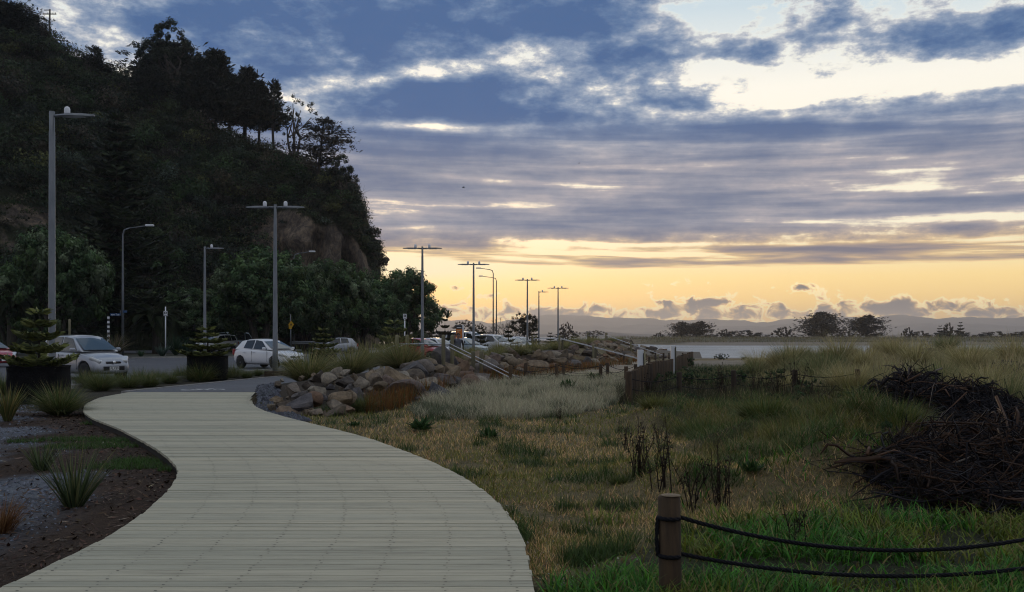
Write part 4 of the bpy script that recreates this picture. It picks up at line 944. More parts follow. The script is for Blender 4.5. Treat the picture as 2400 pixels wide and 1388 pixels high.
p = P(0, 1245, -.08); tag(link('sedge_clump', tuft('sedge_clump', 420, .3, .34, [(.12, .055, .022), (.09, .042, .02), (.15, .085, .04)], 78, .8, .7, .007), None, (p.x, p.y, gz1(p.x, p.y))), 'rust-brown sedge clump at the lower left edge', 'sedge')
# island planting across the car park
for px, d, L, n, sp, dr, W, cols, nm, lb in ((268,67,1.9,260,.85,1.35,.07,[(.045,.05,.02),(.06,.055,.03),(.03,.035,.016),(.20,.16,.13)],'flax_bush','big arching flax bush with pale seed heads behind the silver car'),
        (380,73,.95,90,.95,.15,.09,[(.035,.06,.055),(.05,.08,.07)],'agave','blue-green agave rosette at the kerb below the white sign'),
        (412,76,1.7,150,.9,.25,.07,[(.022,.045,.03),(.03,.055,.035)],'yucca','upright dark yucca right of the white parking sign'),(440,76,1.3,110,1.0,.2,.07,[(.03,.055,.045),(.022,.04,.03)],'yucca','spreading blue-green yucca beside the single lamp'),
        (330,71,.6,70,1.0,.2,.06,[(.03,.06,.03)],'agave','low green rosette on the kerb between flax and agave'),(14,58,1.6,110,.9,.7,.06,[(.02,.03,.015),(.03,.04,.02)],'cabbage_tree','dark strap-leaved plant at the left edge behind the kerb'),
        (240,72,1.6,120,.9,.4,.06,[(.018,.026,.014)],'yucca','dark spiky plant left of the big flax bush')):
    x = (px-CX)/F*d; o = link(nm, rosette(nm, n, L, W, cols, int(px)+9, sp, dr), None, (x, d, .06)); tag(o, lb, nm.replace('_', ' '))
# dead weed stalks in the grass
def stalk_plant(seed, n, H):
    rg = np.random.default_rng(seed); acc = Acc()
    for i in range(n):
        a = rg.uniform(0, 6.3); r = rg.uniform(0, .12); p0 = Vector((r*math.cos(a), r*math.sin(a), -.02)); h = H*rg.uniform(.5, 1.1); ln = Vector((rg.normal()*.16, rg.normal()*.12, 1)).normalized()
        p1 = p0+ln*h*.5; p2 = p1+(ln+Vector((rg.normal()*.15, rg.normal()*.1, 0))).normalized()*h*.5; c = np.array((.030, .021, .015))*rg.uniform(.6, 1.5)
        v, fs = tube_np([p0, p1, p2], [.006, .0045, .002], 4, False); acc.add(v, fs, c)
        for k in range(rg.integers(2, 6)):
            t = rg.uniform(.3, 1); q = p0.lerp(p1, t*2) if t < .5 else p1.lerp(p2, t*2-1); e = Vector((rg.normal()*.6, rg.normal()*.6, 1)).normalized(); v, fs = tube_np([q, q+e*h*rg.uniform(.1, .25)], [.003, .0015], 3, False); acc.add(v, fs, c)
        m = rg.integers(8, 18); t = rg.uniform(.25, 1, m); q = np.array([tuple(p1.lerp(p2, max(0, x*2-1)) if x >= .5 else p0.lerp(p1, x*2)) for x in t])+rg.normal(0, .012, (m, 3)); leaves(acc, q, rg.normal(size=(m, 3)), rg.uniform(.02, .06, m), .35, c*1.1)
    return acc.mesh('dead_weed', [MAT['dry_stem']])
ST = [stalk_plant(500+k, (14, 9, 6)[k], (.62, .75, .5)[k]) for k in range(3)]
for k, (px, py, s, lb) in enumerate(((1500,1150,1.0,'dark dead weed with seedy stalks left of the near post'),(1555,1180,1.1,'clump of dead dock stalks right behind the near post'),(1625,1200,1.2,'tall thin dead stems right of the near post'),(1690,1195,1.0,'bare dead stems among the lush grass'),
        (1460,1055,.8,'dead weed stalks in the tan grass far left of the post'),(1540,1045,.9,'group of dead stalks at the edge of the hummocks'),(1310,985,.6,'small dead weed at the edge of the silver grass'),(1830,960,1.3,'tangle of dark dead stems beside the vine heap'),(1900,965,1.3,'dark dead stems at the foot of the vine heap'),(1770,955,1.1,'dark dead stems behind the rope fence end'),(1865,940,1.9,'dark leafless bush left of the vine heap'),(1800,945,1.8,'dark leafless bush at the end of the low rope fence'),(1690,935,1.5,'dark dead stems below the right rope post'),(1520,940,1.4,'dark dead stems left of the low rope fence posts'),(1640,925,1.4,'dead stalks between the two right rope posts'),(1560,930,1.0,'dead stalks in front of the palisade end'),(2170,1195,1.0,'dead stems below the brown vine heap'),(1870,1290,.9,'thin dead stem rising behind the near ropes'))):
    p = P(px, py, -.09); tag(link('dead_weed', ST[k % 3], None, (p.x, p.y, gz1(p.x, p.y)), k*1.3, s), lb, 'dead weed')
# leafy weeds
def dock(seed, n=26, L=.2):
    n = n*3; L = L*.8
    rg = np.random.default_rng(seed); acc = Acc(); old = None
    for i in range(n):
        a = rg.uniform(0, 6.3); el = rg.uniform(.25, 1.25); d = Vector((math.cos(a)*math.cos(el), math.sin(a)*math.cos(el), math.sin(el))); s = Vector((-math.sin(a), math.cos(a), 0)); l = L*rg.uniform(.5, 1.2); w = l*.10; b = Vector((rg.normal()*.04, rg.normal()*.04, 0)); c = np.array((.022, .05, .016))*rg.uniform(.5, 1.6)
        p1 = b+d*l*.5; p2 = b+d*l+Vector((0, 0, -.12*l)); acc.add([b, p1-s*w, p1+s*w, p2], [np.array([[0, 1, 3], [0, 3, 2]])], c)
    return acc.mesh('leafy_weed', [MAT['grass']])
DK = [dock(600+k, 30, (.22, .3, .18)[k]) for k in range(3)]
for k, (px, py, s, lb) in enumerate(((1145,1030,1.3,'dark leafy dock growing in the tan lawn'),(985,1010,1.4,'low dark green weed patch near the boulders'),(830,1003,1.0,'small dark green weed beside the walk'),(1330,915,2.2,'green leafy weed in the silver dune grass'),(1395,893,2.0,'leafy weed by the paired rope posts'),(1760,1160,1.1,'broad-leaved weed among the hummocks'),(2020,1095,1.0,'fresh green grass tuft before the vine heap'))):
    p = P(px, py, -.09); tag(link('leafy_weed', DK[k % 3], None, (p.x, p.y, gz1(p.x, p.y)+.02), k, s), lb, 'weed')
# ================================================================ trees
def limb(acc, p0, p1, r0, r1, seed, bend=.12, n=6, seg=5, c=(1, 1, 1)):
    rg = np.random.default_rng(seed); p0, p1 = Vector(p0), Vector(p1); L = (p1-p0).length; pts = []; b = Vector(rg.normal(size=3))*bend*L
    for k in range(seg+1):
        t = k/seg; pts.append(p0.lerp(p1, t)+b*math.sin(math.pi*t)*.5)
    v, fs = tube_np(pts, [r0+(r1-r0)*k/seg for k in range(seg+1)], n, True); acc.add(v, fs); return pts
def plant(name, label, cat, loc, parts, rz=0.0, scale=None, group=None):
    t = thing(name, label, cat, loc, rz, group, scale)
    for nm, me in parts: link(nm, me, t)
    return t
def round_tree(seed, W, H, n_cl, n_lf, cols, leaf=.26, trunk=.28, clear=.25, lumps=9, gap=1.0):
    """broad evergreen: several stems, a domed crown made of leafy clumps of many sizes"""
    rg = np.random.default_rng(seed); tr = Acc(); lf = Acc(); cz = H*(.5+clear*.45); rz = H-cz
    lob = []
    for k in range(lumps):
        a = rg.uniform(0, 6.283); e = rg.uniform(-.75, 1.1); r = W*.5*.60
        lob.append((np.array((r*math.cos(a)*math.cos(e), r*math.sin(a)*math.cos(e), cz-H+H+rz*.60*math.sin(e))), W*rg.uniform(.17, .30)))
    lob.append((np.array((0, 0, cz+rz*.45)), W*.28))
    cl = []
    for k in range(n_cl):
        c, R = lob[rg.integers(len(lob))]; d = rg.normal(size=3); d /= np.linalg.norm(d); d[2] = d[2]*.8+.18; q = c+d*R*rg.uniform(.75, 1.05); q[2] = max(q[2], H*clear)
        cl.append((q, d, rg.uniform(.35, .75)*W/8))
    for q, d, R in cl:
        m = n_lf; e = rg.normal(size=(m, 3)); e /= np.linalg.norm(e, axis=1, keepdims=True); e = e*.8+d*.5+np.array([0, 0, .2])
        pp = q+e*R*rg.uniform(.35, 1.0, (m, 1)); base = np.array(cols[rg.integers(len(cols))])*rg.uniform(.7, 1.3)
        leaves(lf, pp, e+rg.normal(size=(m, 3))*.45, leaf*rg.uniform(.6, 1.2, m)*W/8, .48, base*rg.uniform(.6, 1.4, (m, 1))*(.75+.6*np.clip(e[:, 2:3], 0, 1)), .06)  # upward leaves coloured lighter: a painted highlight besides pale new growth
    ns = 4
    for k in range(ns):
        a = k*6.283/ns+rg.uniform(-.4, .4); c, R = lob[k]; b = Vector((.25*math.cos(a), .25*math.sin(a), -.1)); mid = Vector((W*.13*math.cos(a), W*.13*math.sin(a), H*.34)); limb(tr, b, mid, trunk, trunk*.7, seed+k, .1); 
        for j in range(3):
            cc = Vector(cl[rg.integers(len(cl))][0]); limb(tr, mid, mid.lerp(cc, .85), trunk*.55, .04, seed+k*7+j, .15)
    return [('trunk', tr.mesh('trunk', [MAT['bark']], True)), ('crown', lf.mesh('crown', [MAT['leaf']]))]
POH = [(.060, .104, .042), (.078, .126, .046), (.038, .072, .027), (.13, .17, .092), (.054, .092, .028)]
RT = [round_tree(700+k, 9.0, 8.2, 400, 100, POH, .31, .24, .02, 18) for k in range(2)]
def put_tree(parts, name, label, px, d, wpx, top, base_z=0.0, W0=9.0, H0=8.2, rz=0.0, cat='tree', group=None, depth=None):
    """scale a tree so that at distance d it spans wpx and reaches photograph row top"""
    w = wpx*d/F; h = ZD(top, d)-base_z
    return plant(name, label, cat, ((px-CX)/F*d, d, base_z), parts, rz, (w/W0, (depth or w)/W0, h/H0), group)
for k, (px, d, w, top, lb) in enumerate(((128,77,235,552,'round dark evergreen tree behind the tall lamp post'),(608,88,240,604,'broad domed evergreen behind the white hatchback'),(716,96,150,626,'smaller evergreen crown right of the double lamp'),(790,97,170,628,'bushy evergreen below the bare cliff face'),(845,101,190,668,'spreading evergreen with pale leaf tips above the bench'),(945,108,180,648,'dark evergreen at the right end of the tree row against the sunset'),(905,112,150,662,'dark evergreen crown filling the gap before the last tree of the row'),(18,84,180,640,'dark evergreen crown at the left edge below the cliff'),(700,118,210,690,'low dark evergreen in the shade behind the guard rail'),(480,98,200,690,'low dark evergreen in the shade behind the palm'))):
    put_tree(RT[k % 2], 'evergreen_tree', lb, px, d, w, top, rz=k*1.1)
DK_ = [(.016, .020, .011), (.022, .024, .013), (.03, .03, .016)]
RT2 = round_tree(720, 5.0, 5.4, 150, 80, [(.022, .028, .014), (.03, .03, .016), (.04, .034, .02)], .3, .12, .28, 7)
for px, d, w, top, lb in ((880, 140, 110, 768, 'dark thicket under the right end of the tree row'), (960, 150, 120, 772, 'dark thicket behind the red hatchback'), (1020, 160, 90, 776, 'low thicket behind the young pine')): put_tree(RT2, 'thicket', lb, px, d, w, top, -.5, 5, 5.4)
put_tree(RT2, 'small_tree', 'small round tree behind the parked cars against the sunset', 1238, 128, 72, 737, W0=5, H0=5.4)
# ---- conifers in tiers (Norfolk pine habit)
def tier_pine(seed, H, R, tiers, per, droop=-.1, up=.35, needle=.07, nper=26, cols=((.030, .048, .016), (.045, .062, .02), (.022, .034, .014)), trunk=.05, top_frac=.95, low=.08, nlen=1.0):
    rg = np.random.default_rng(seed); tr = Acc(); lf = Acc()
    pts = [Vector((0, 0, -.05)), Vector((0, 0, H*.5)), Vector((0, 0, H))]; v, fs = tube_np(pts, [trunk, trunk*.6, trunk*.12], 7); tr.add(v, fs)
    for t in range(tiers):
        f = t/(tiers-1) if tiers > 1 else 0; z = H*(low+(top_frac-low)*f); z0_ = z; L = R*(1-f)**.75*rg.uniform(.9, 1.1)+R*.06
        for k in range(per):
            a = 6.283*k/per+t*.6+rg.uniform(-.2, .2); d = Vector((math.cos(a), math.sin(a), 0)); e = L*rg.uniform(.75, 1.2); q = []; z = z0_+H*rg.uniform(-.035, .035)*(1-f)
            for j in range(7):
                s = j/6; q.append(Vector((0, 0, z))+d*e*s+Vector((0, 0, e*(droop*math.sin(math.pi*s*.7)+up*s*s))))
            v, fs = tube_np(q, [trunk*.28*(1-.75*j/6) for j in range(7)], 4, False); tr.add(v, fs)
            m = max(6, int(nper*e/R*1.2)); s = rg.uniform(.12, 1.0, m); base = np.array([tuple(q[int(x*5.99)].lerp(q[int(x*5.99)+1], x*5.99-int(x*5.99))) for x in s])
            side = np.array((-d.y, d.x, 0)); sg = rg.choice((-1, 1), m); wd = (needle*nlen*(1.15-s*.5))*rg.uniform(.6, 1.2, m); tip = base+side*(sg*wd)[:, None]*2.0+np.array([0, 0, 1])*(wd*rg.uniform(.2, 1.1, m))[:, None]+np.array(tuple(d))*(wd*.8)[:, None]
            u = np.cross(tip-base, rg.normal(size=(m, 3))); u /= np.linalg.norm(u, axis=1, keepdims=True)+1e-9; hw = (wd*.34)[:, None]
            mid = base*.45+tip*.55
            vv = np.stack([base, mid-u*hw, tip, mid+u*hw], 1).reshape(-1, 3); lf.add(vv, [(np.arange(m)*4)[:, None]+np.array([[0, 1, 2, 3]])], np.repeat(np.array(cols)[rg.integers(len(cols), size=m)]*rg.uniform(.7, 1.5, (m, 1)), 4, 0))
    return [('trunk', tr.mesh('trunk', [MAT['bark']], True)), ('crown', lf.mesh('crown', [MAT['needle']]))]
BIGN = tier_pine(800, 22, 5.6, 22, 8, -.22, .22, .46, 120, ((.020, .032, .014), (.032, .044, .016), (.012, .018, .010)), .28, .98, .14)
plant('norfolk_pine', 'tall dark tiered pine in front of the cliff', 'pine', ((275-CX)/F*86, 86, 0), BIGN)
SMALLN = [tier_pine(810+k, 1.0, .62, 5, 6, -.05, .26, .12, 120, ((.13, .15, .04), (.17, .18, .05), (.06, .075, .025)), .03, .97, .05, 1.0) for k in range(3)]
FARN = [tier_pine(830+k, 1.0, .42, 6, 7, -.05, .30, .07, 90, ((.028, .034, .014), (.036, .04, .016)), .035, .99, .06, 1.0) for k in range(2)]
# ---- dark wind-shaped macrocarpa and pines on the headland
def conifer(seed, W, H, n_br, clear, flat, cols, sprays=26, trunk=.3, lean=(0, 0), top=1.0, spiky=1.0, sp=.9):
    rg = np.random.default_rng(seed); tr = Acc(); lf = Acc(); tip = Vector((lean[0]*H, lean[1]*H, H*.92))
    tp = [Vector((0, 0, -1.0)), tip*.35+Vector((rg.normal()*.2, rg.normal()*.2, 0)), tip*.7, tip]; v, fs = tube_np(tp, [trunk, trunk*.8, trunk*.5, trunk*.12], 7); tr.add(v, fs)
    for i in range(n_br):
        f = clear+(1-clear)*(i+rg.uniform(0, 1))/n_br; p0 = tip*f; a = rg.uniform(0, 6.283); prof = (math.sin(math.pi*min(1, (f-clear)/(1-clear)*.85+.15)))**.7 if not top else (1-((f-clear)/(1-clear))**1.6)*.9+.1
        L = W*.5*prof*rg.uniform(.65, 1.1); d = Vector((math.cos(a), math.sin(a), rg.uniform(.05, .5)*spiky)).normalized(); q = p0+d*L; pts = limb(tr, p0, q, trunk*.28*(1-f*.6), .02, seed*31+i, .1, 4, 4)
        m = int(sprays*max(.35, L/(W*.5))); s = rg.uniform(.3, 1.05, m); base = np.array([tuple(p0+d*L*x) for x in s])+rg.normal(0, 1, (m, 3))*np.array([L*.16, L*.16, L*.16*flat])*(.5+s[:, None])
        c = np.array(cols)[rg.integers(len(cols), size=m)]*rg.uniform(.6, 1.4, (m, 1))
        for k in range(5):
            dd = np.array(tuple(d))*.8+rg.normal(size=(m, 3))*.55; dd[:, 2] = dd[:, 2]*.6+.28*spiky; dd /= np.linalg.norm(dd, axis=1, keepdims=True); ll = rg.uniform(.35, .9, m)[:, None]*sp
            u = np.cross(dd, rg.normal(size=(m, 3))); u /= np.linalg.norm(u, axis=1, keepdims=True)+1e-9; hw = ll*.16
            st = base+rg.normal(0, .18*sp, (m, 3)); vv = np.stack([st, st+dd*ll*.5-u*hw, st+dd*ll, st+dd*ll*.5+u*hw], 1).reshape(-1, 3)
            lf.add(vv, [(np.arange(m)*4)[:, None]+np.array([[0, 1, 2, 3]])], np.repeat(c, 4, 0))
    return [('trunk', tr.mesh('trunk', [MAT['bark']], True)), ('crown', lf.mesh('crown', [MAT['needle']]))]
MAC = [(.010, .015, .010), (.014, .020, .012), (.018, .022, .013)]
def on_hill(px, py):
    """spot on the headland seen at a photograph position (nearest grid point)"""
    q = HG.reshape(-1, 3); x, y = proj(q[:, 0], q[:, 1], q[:, 2]); k = int(np.argmin((x-px)**2+(y-py)**2)); return Vector(q[k])
def hilltree(name, label, px, base_py, top_py, wpx, parts, W0, H0, sink=.4, dpx=0):
    b = on_hill(px+dpx, base_py); d = b.y; return plant(name, label, 'tree', ((px-CX)/F*d, d, ZD(base_py, d)-sink), parts, 0, (wpx*d/F/W0, wpx*d/F/W0, (ZD(top_py, d)-ZD(base_py, d)+sink)/H0))
C1 = conifer(900, 9, 10, 120, .14, .5, MAC, 34, .35, (0, 0), 0, .8)
C2 = conifer(901, 7, 12, 120, .22, .45, MAC, 30, .30, (0, 0), 1, 1.0)
C3 = conifer(902, 7, 11, 110, .24, .45, MAC, 30, .3, (.03, 0), 1, .9)
C4 = conifer(903, 6.5, 9, 60, .30, .22, [(.012, .014, .011), (.02, .018, .012)], 26, .24, (.10, 0), 0, .35, .55)
C5 = conifer(904, 3.5, 9, 50, .30, .4, MAC, 16, .2, (0, 0), 1, .8, .8)
hilltree('macrocarpa', 'broad spreading macrocarpa on the ridge, second tree mass from the left', 400, 250, 96, 175, C1, 9, 10)
hilltree('macrocarpa', 'tall spiky macrocarpa with a pointed top on the ridge', 508, 330, 106, 130, C2, 7, 12)
hilltree('macrocarpa', 'dark macrocarpa with a bare trunk right of the pointed one', 572, 330, 150, 120, C3, 7, 11)
hilltree('macrocarpa', 'low dark conifer at the left foot of the broad macrocarpa', 352, 240, 150, 90, C1, 9, 10)
hilltree('macrocarpa', 'dark conifer filling the gap left of the pointed macrocarpa', 458, 290, 128, 110, C3, 7, 11)
hilltree('macrocarpa', 'dark conifer behind the bare trunk of the ridge group', 540, 320, 165, 100, C2, 7, 12)
hilltree('macrocarpa', 'short dark conifer at the seaward side of the ridge group', 606, 335, 185, 80, C3, 7, 11)
hilltree('pine_tree', 'slim upright pine rising above the ridge trees', 642, 340, 182, 60, C5, 3.5, 9)
hilltree('pine_tree', 'leaning layered pine at the seaward end of the ridge', 742, 430, 264, 130, C4, 6.5, 9)
hilltree('macrocarpa', 'dark conifer mass at the upper left corner of the ridge', 14, 90, 4, 140, C1, 9, 10)
hilltree('pine_tree', 'thin bare-topped conifer standing on the ridge near the pole', 222, 190, 106, 60, C5, 3.5, 9)
ROUNDR = round_tree(730, 6, 6, 150, 70, [(.028, .040, .022), (.036, .048, .026), (.02, .03, .018)], .34, .2, .3, 7)
hilltree('gum_tree', 'lighter green rounded crown rising behind the broad macrocarpa', 400, 210, 78, 150, ROUNDR, 6, 6)
OPEN = round_tree(731, 6, 6, 30, 46, [(.026, .034, .020), (.03, .036, .022)], .3, .16, .42, 9)
hilltree('open_tree', 'open airy tree with forked bare limbs near the cliff edge', 690, 360, 240, 120, OPEN, 6, 6)
hilltree('open_tree', 'low round shrub tree hanging over the cliff top', 800, 470, 380, 90, ROUNDR, 6, 6)
hilltree('open_tree', 'small flat-topped tree on the ridge left of the bare brush', 205, 190, 118, 75, OPEN, 6, 6)
hilltree('open_tree', 'shrubby tree on the ridge below the power pole', 78, 130, 78, 80, ROUNDR, 6, 6)
# ---- phoenix palm across the car park
def palm(seed, L, n, H):
    rg = np.random.default_rng(seed); tr = Acc(); lf = Acc(); v, fs = tube_np([(0, 0, -.1), (0, 0, H*.5), (0, 0, H)], [.42, .36, .42], 9); tr.add(v, fs)
    for i in range(n):
        a = rg.uniform(0, 6.283); el = rg.uniform(-.15, 1.35); l = L*rg.uniform(.8, 1.1); pts = [Vector((0, 0, H))]; th = el
        for k in range(10): pts.append(pts[-1]+Vector((math.cos(a)*math.cos(th), math.sin(a)*math.cos(th), math.sin(th)))*l/10); th -= .17
        v, fs = tube_np(pts, [.03*(1-.8*k/10) for k in range(11)], 3, False); tr.add(v, fs)
        s = np.linspace(.12, .99, 40); base = np.array([tuple(pts[int(x*9.99)].lerp(pts[int(x*9.99)+1], x*9.99-int(x*9.99))) for x in s]); side = np.array((-math.sin(a), math.cos(a), 0)); fw = np.array((math.cos(a), math.sin(a), -.2))
        for sg in (-1, 1):
            ll = (.55*np.sin(np.pi*(.12+.8*s)))[:, None]*L/3.2; tip = base+side*sg*ll+fw*ll*.7+np.array([0, 0, .12])*ll; mid = (base+tip)*.5; hw = np.array([0, 0, .035])
            c = np.array((.026, .036, .015))*rg.uniform(.6, 1.5); vv = np.stack([base, mid-hw, tip, mid+hw], 1).reshape(-1, 3); lf.add(vv, [(np.arange(40)*4)[:, None]+np.array([[0, 1, 2, 3]])], np.broadcast_to(c, (160, 3)))
    return [('trunk', tr.mesh('trunk', [MAT['bark']], True)), ('fronds', lf.mesh('fronds', [MAT['leaf']]))]
plant('phoenix_palm', 'short thick palm with arching fronds behind the parking sign', 'palm', ((368-CX)/F*82, 82, .05), palm(950, 3.0, 60, 3.0))
plant('phoenix_palm', 'shaded palm at the far left with hanging dead fronds', 'palm', ((28-CX)/F*76, 76, .05), palm(951, 3.2, 60, 4.2))
# ---- trees on the far spit and beyond the car park
SPT = [(.020, .020, .017), (.026, .025, .02), (.034, .03, .022)]
S1 = conifer(960, 12, 10, 80, .12, .4, SPT, 22, .4, (0, 0), 0, .5, 1.0); S2 = conifer(961, 13, 12, 100, .10, .5, SPT, 24, .5, (0, 0), 0, .4, 1.1); S3 = conifer(962, 12, 10, 90, .14, .35, SPT, 22, .4, (.02, 0), 0, .9, 1.1)
def spit_tree(name, label, px, d, wpx, top, base, parts, W0, H0): plant(name, label, 'tree', ((px-CX)/F*d, d, ZD(base, d)-.5), parts, 0, (wpx*d/F/W0, wpx*d/F/W0, (ZD(top, d)-ZD(base, d)+.5)/H0))
spit_tree('spit_pine', 'left of the three big trees on the spit, two-headed pine', 1598, 372, 70, 752, 797, S1, 12, 10)
spit_tree('spit_pine', 'pine leaning on the two-headed pine at the left of the spit', 1638, 374, 72, 752, 797, S3, 12, 10)
spit_tree('spit_pine', 'largest dark domed tree on the spit', 1928, 368, 108, 727, 797, S2, 13, 12)
spit_tree('spit_pine', 'feathery cypress right of the largest spit tree', 2030, 371, 92, 737, 797, S3, 12, 10)
SB = round_tree(963, 8, 4, 50, 60, SPT, .4, .2, .06, 6)
for px, w, top, lb in ((1838,60,775,'small dark tree on the spit between the big ones'),(1745,150,781,'long low thicket on the spit right of the two-headed pine'),(1545,36,785,'little tree on the spit near the rock bank end'),(2130,34,776,'low bush on the spit right of the cypress'),(2160,60,782,'dark bush on the spit behind the dune crest'),(2240,120,781,'dark thicket below the two spit Norfolk pines'),(2340,110,783,'dark thicket on the spit at far right'),(2420,120,782,'dark thicket on the spit at the right edge'),(2225,34,768,'round tree between the two spit Norfolk pines'),(1700,40,779,'bush at the left end of the long thicket'),(1985,70,784,'scrub between the two biggest spit trees')):
    spit_tree('spit_bush', lb, px, 376+(px % 7), w, top, 798, SB, 8, 4)
for px, w, top, lb in ((2203,26,765,'shorter Norfolk pine on the spit'),(2251,26,757,'taller pointed Norfolk pine on the spit')):
    d = 384; plant('norfolk_pine', lb, 'pine', ((px-CX)/F*d, d, ZD(797, d)-.4), FARN[0], 0, (w*d/F/.84, w*d/F/.84, (ZD(top, d)-ZD(797, d)+.4)))
FT = round_tree(964, 8, 6, 55, 60, [(.05, .04, .028), (.04, .034, .024)], .3, .2, .1, 7)
for px, d, w, top, lb in ((1085,215,66,757,'brown hazy tree behind the orange sign'),(1120,222,46,764,'brown hazy tree behind the lamp post of the car row'),(1325,200,40,762,'small bare-looking tree right of the last double lamp'),(1330,210,70,778,'brown bush below the small tree at the point'),(1390,420,60,777,'far hazy bush beyond the point')):
    plant('far_tree', lb, 'tree', ((px-CX)/F*d, d, -.1), FT, 0, (w*d/F/8, w*d/F/8, (ZD(top, d)+.1)/6))
def bare_tree(seed, H):
    rg = np.random.default_rng(seed); acc = Acc()
    def go(p, d, L, r, k):
        q = p+d*L; v, fs = tube_np([p, p.lerp(q, .5)+Vector(rg.normal(size=3))*L*.05, q], [r, r*.8, r*.6], 4, False); acc.add(v, fs)
        if k == 0: return
        for i in range(3): go(q, (d+Vector(rg.normal(size=3))*.45+Vector((0, 0, .1))).normalized(), L*rg.uniform(.6, .85), r*.6, k-1)
    for i in range(4): go(Vector((rg.normal()*.2, rg.normal()*.2, 0)), (Vector((rg.normal()*.45, rg.normal()*.45, 1))).normalized(), H*.26, .10, 4)
    return [('branches', acc.mesh('branches', [MAT['bark']], True))]
BT = bare_tree(970, 6.0)
for px, d, s, lb in ((1185,180,1.15,'bare winter tree behind the two road lamps'),(1212,176,.95,'bare winter tree beside the small round tree'),(1142,185,.7,'small bare tree behind the parked cars')):
    plant('bare_tree', lb, 'tree', ((px-CX)/F*d, d, -.1), BT, px*.1, s)
# ---- green shrubs by the shore
SH = [round_tree(980+k, 3.0, 1.2, 46, 60, [(.026, .060, .018), (.036, .075, .022), (.018, .040, .014)], .34, .05, .02, 6) for k in range(2)]
for k, (px, py, w, top, lb) in enumerate(((1622,862,30,838,'dark green lupin bush at the end of the palisade'),(1690,846,44,833,'dark bush on the sand at the waterline'),(1740,849,18,843,'small bush on the sand right of the dark bush'),(1620,878,56,862,'spreading green shrub right of the palisade'),(1660,880,40,866,'green shrub in the dune turf'),(1755,872,44,852,'dark green shrub before the marram dune'),(1790,864,30,850,'second shrub at the foot of the marram dune'),(1700,892,60,876,'low green shrub above the rope fence'),(1560,893,40,872,'shrub against the palisade posts'),(1780,925,70,898,'green shrub behind the right rope post'),(1880,945,80,905,'green shrub left of the dark vine heap'),(1960,925,50,898,'green shrub tucked into the vine heap'),(2210,865,60,838,'dark green plant between dune and vine heap'),(1530,912,60,878,'dark scrub bush behind the left post of the low rope fence'),(1600,905,70,872,'dark scrub bush between the palisade and the low rope fence'),(1660,915,70,880,'scrub bush behind the middle of the low rope fence'),(1730,905,80,868,'wide scrub bush at the edge of the marram'),(1820,915,90,872,'wide dark scrub bush before the marram dune'),(1900,920,80,880,'scrub bush merging into the vine heap'),(1850,960,90,915,'low green bush in front of the leafless stems'),(1740,965,90,928,'low green bush below the rope fence end'),(1620,960,80,925,'low green bush in front of the rope fence middle'),(1980,985,100,935,'green bush at the left foot of the vine heap'),(2070,1010,90,960,'green growth at the corner of the brown vine heap'))):
    z = gz1(*P(px, py, -.2)[:2]) if py > 850 else -.9; p = P(px, py, z); d = p.y; plant('shrub', lb, 'shrub', (p.x, p.y, gz1(p.x, p.y)-.05), SH[k % 2], k, (w*d/F/3.0, w*d/F/3.0, min(max(.32, .85*(py-top)*d/F), .55)/1.2))
# ================================================================ boulders
def _rock(nt, b):
    co = coords(nt, 'Object'); r = objrand(nt); n = noise(co, 2.2, 6, 0.65); f = noise(co, 11, 4, 0.7)
    base = ramp(r, [(0.0, (.075, .064, .056)), (.2, (.17, .13, .085)), (.42, (.24, .185, .125)), (.58, (.10, .10, .108)), (.75, (.19, .115, .07)), (.88, (.28, .25, .20)), (1.0, (.14, .10, .06))])
    c = mixc(1.0, base, ramp(n, [(0.28, (.42, .40, .40)), (.5, (1, 1, 1)), (.72, (1.5, 1.45, 1.35))]), 'MULTIPLY'); c = mixc(smooth(f, .62, .72)*0.5, c, (.05, .045, .04, 1)); setc(nt, b, c); bump(nt, b, n*0.6+f*0.4, 0.9, 0.06)
pmat('boulder', rough=0.9, build=_rock, spec=0.25)
def boulder_mesh(seed, cuts=7, rough=.10):
    rg = np.random.default_rng(seed); bm = bmesh.new(); bmesh.ops.create_icosphere(bm, subdivisions=3, radius=1.0)
    pl = [(Vector(rg.normal(size=3)).normalized(), rg.uniform(.28, .66)) for _ in range(cuts)]; off = rg.uniform(0, 50, 3)
    for v in bm.verts:
        for n, h in pl:
            k = v.co.dot(n)-h
            if k > 0: v.co -= n*k*.97
        q = v.co; d = float(fbm(np.array([q.x*1.5+off[0]+q.z]), np.array([q.y*1.5+off[1]-q.z]), seed, 3)[0])-.5
        v.co *= 1+d*rough*3
    me = bpy.data.meshes.new('boulder'); bm.to_mesh(me); bm.free(); me.polygons.foreach_set('use_smooth', [True]*len(me.polygons)); me.materials.append(MAT['boulder']); me.set_sharp_from_angle(angle=math.radians(24))
    return me
BM = [boulder_mesh(1000+k, 9+k % 6, .05) for k in range(8)]; BR = [boulder_mesh(1020+k, 2, .05) for k in range(2)]
rb = random.Random(21)
def boulder(x, y, z, sx, sz, label, group=None, round_=False, rz=None):
    o = link('boulder', (BR if round_ else BM)[rb.randrange(2 if round_ else 8)], None, (x, y, z)); o.rotation_euler = (rb.uniform(-.35, .35), rb.uniform(-.35, .35), rb.uniform(0, 6.28) if rz is None else rz); o.scale = (sx, sx*rb.uniform(.7, 1.0), sz)
    return tag(o, label, 'boulder', group)
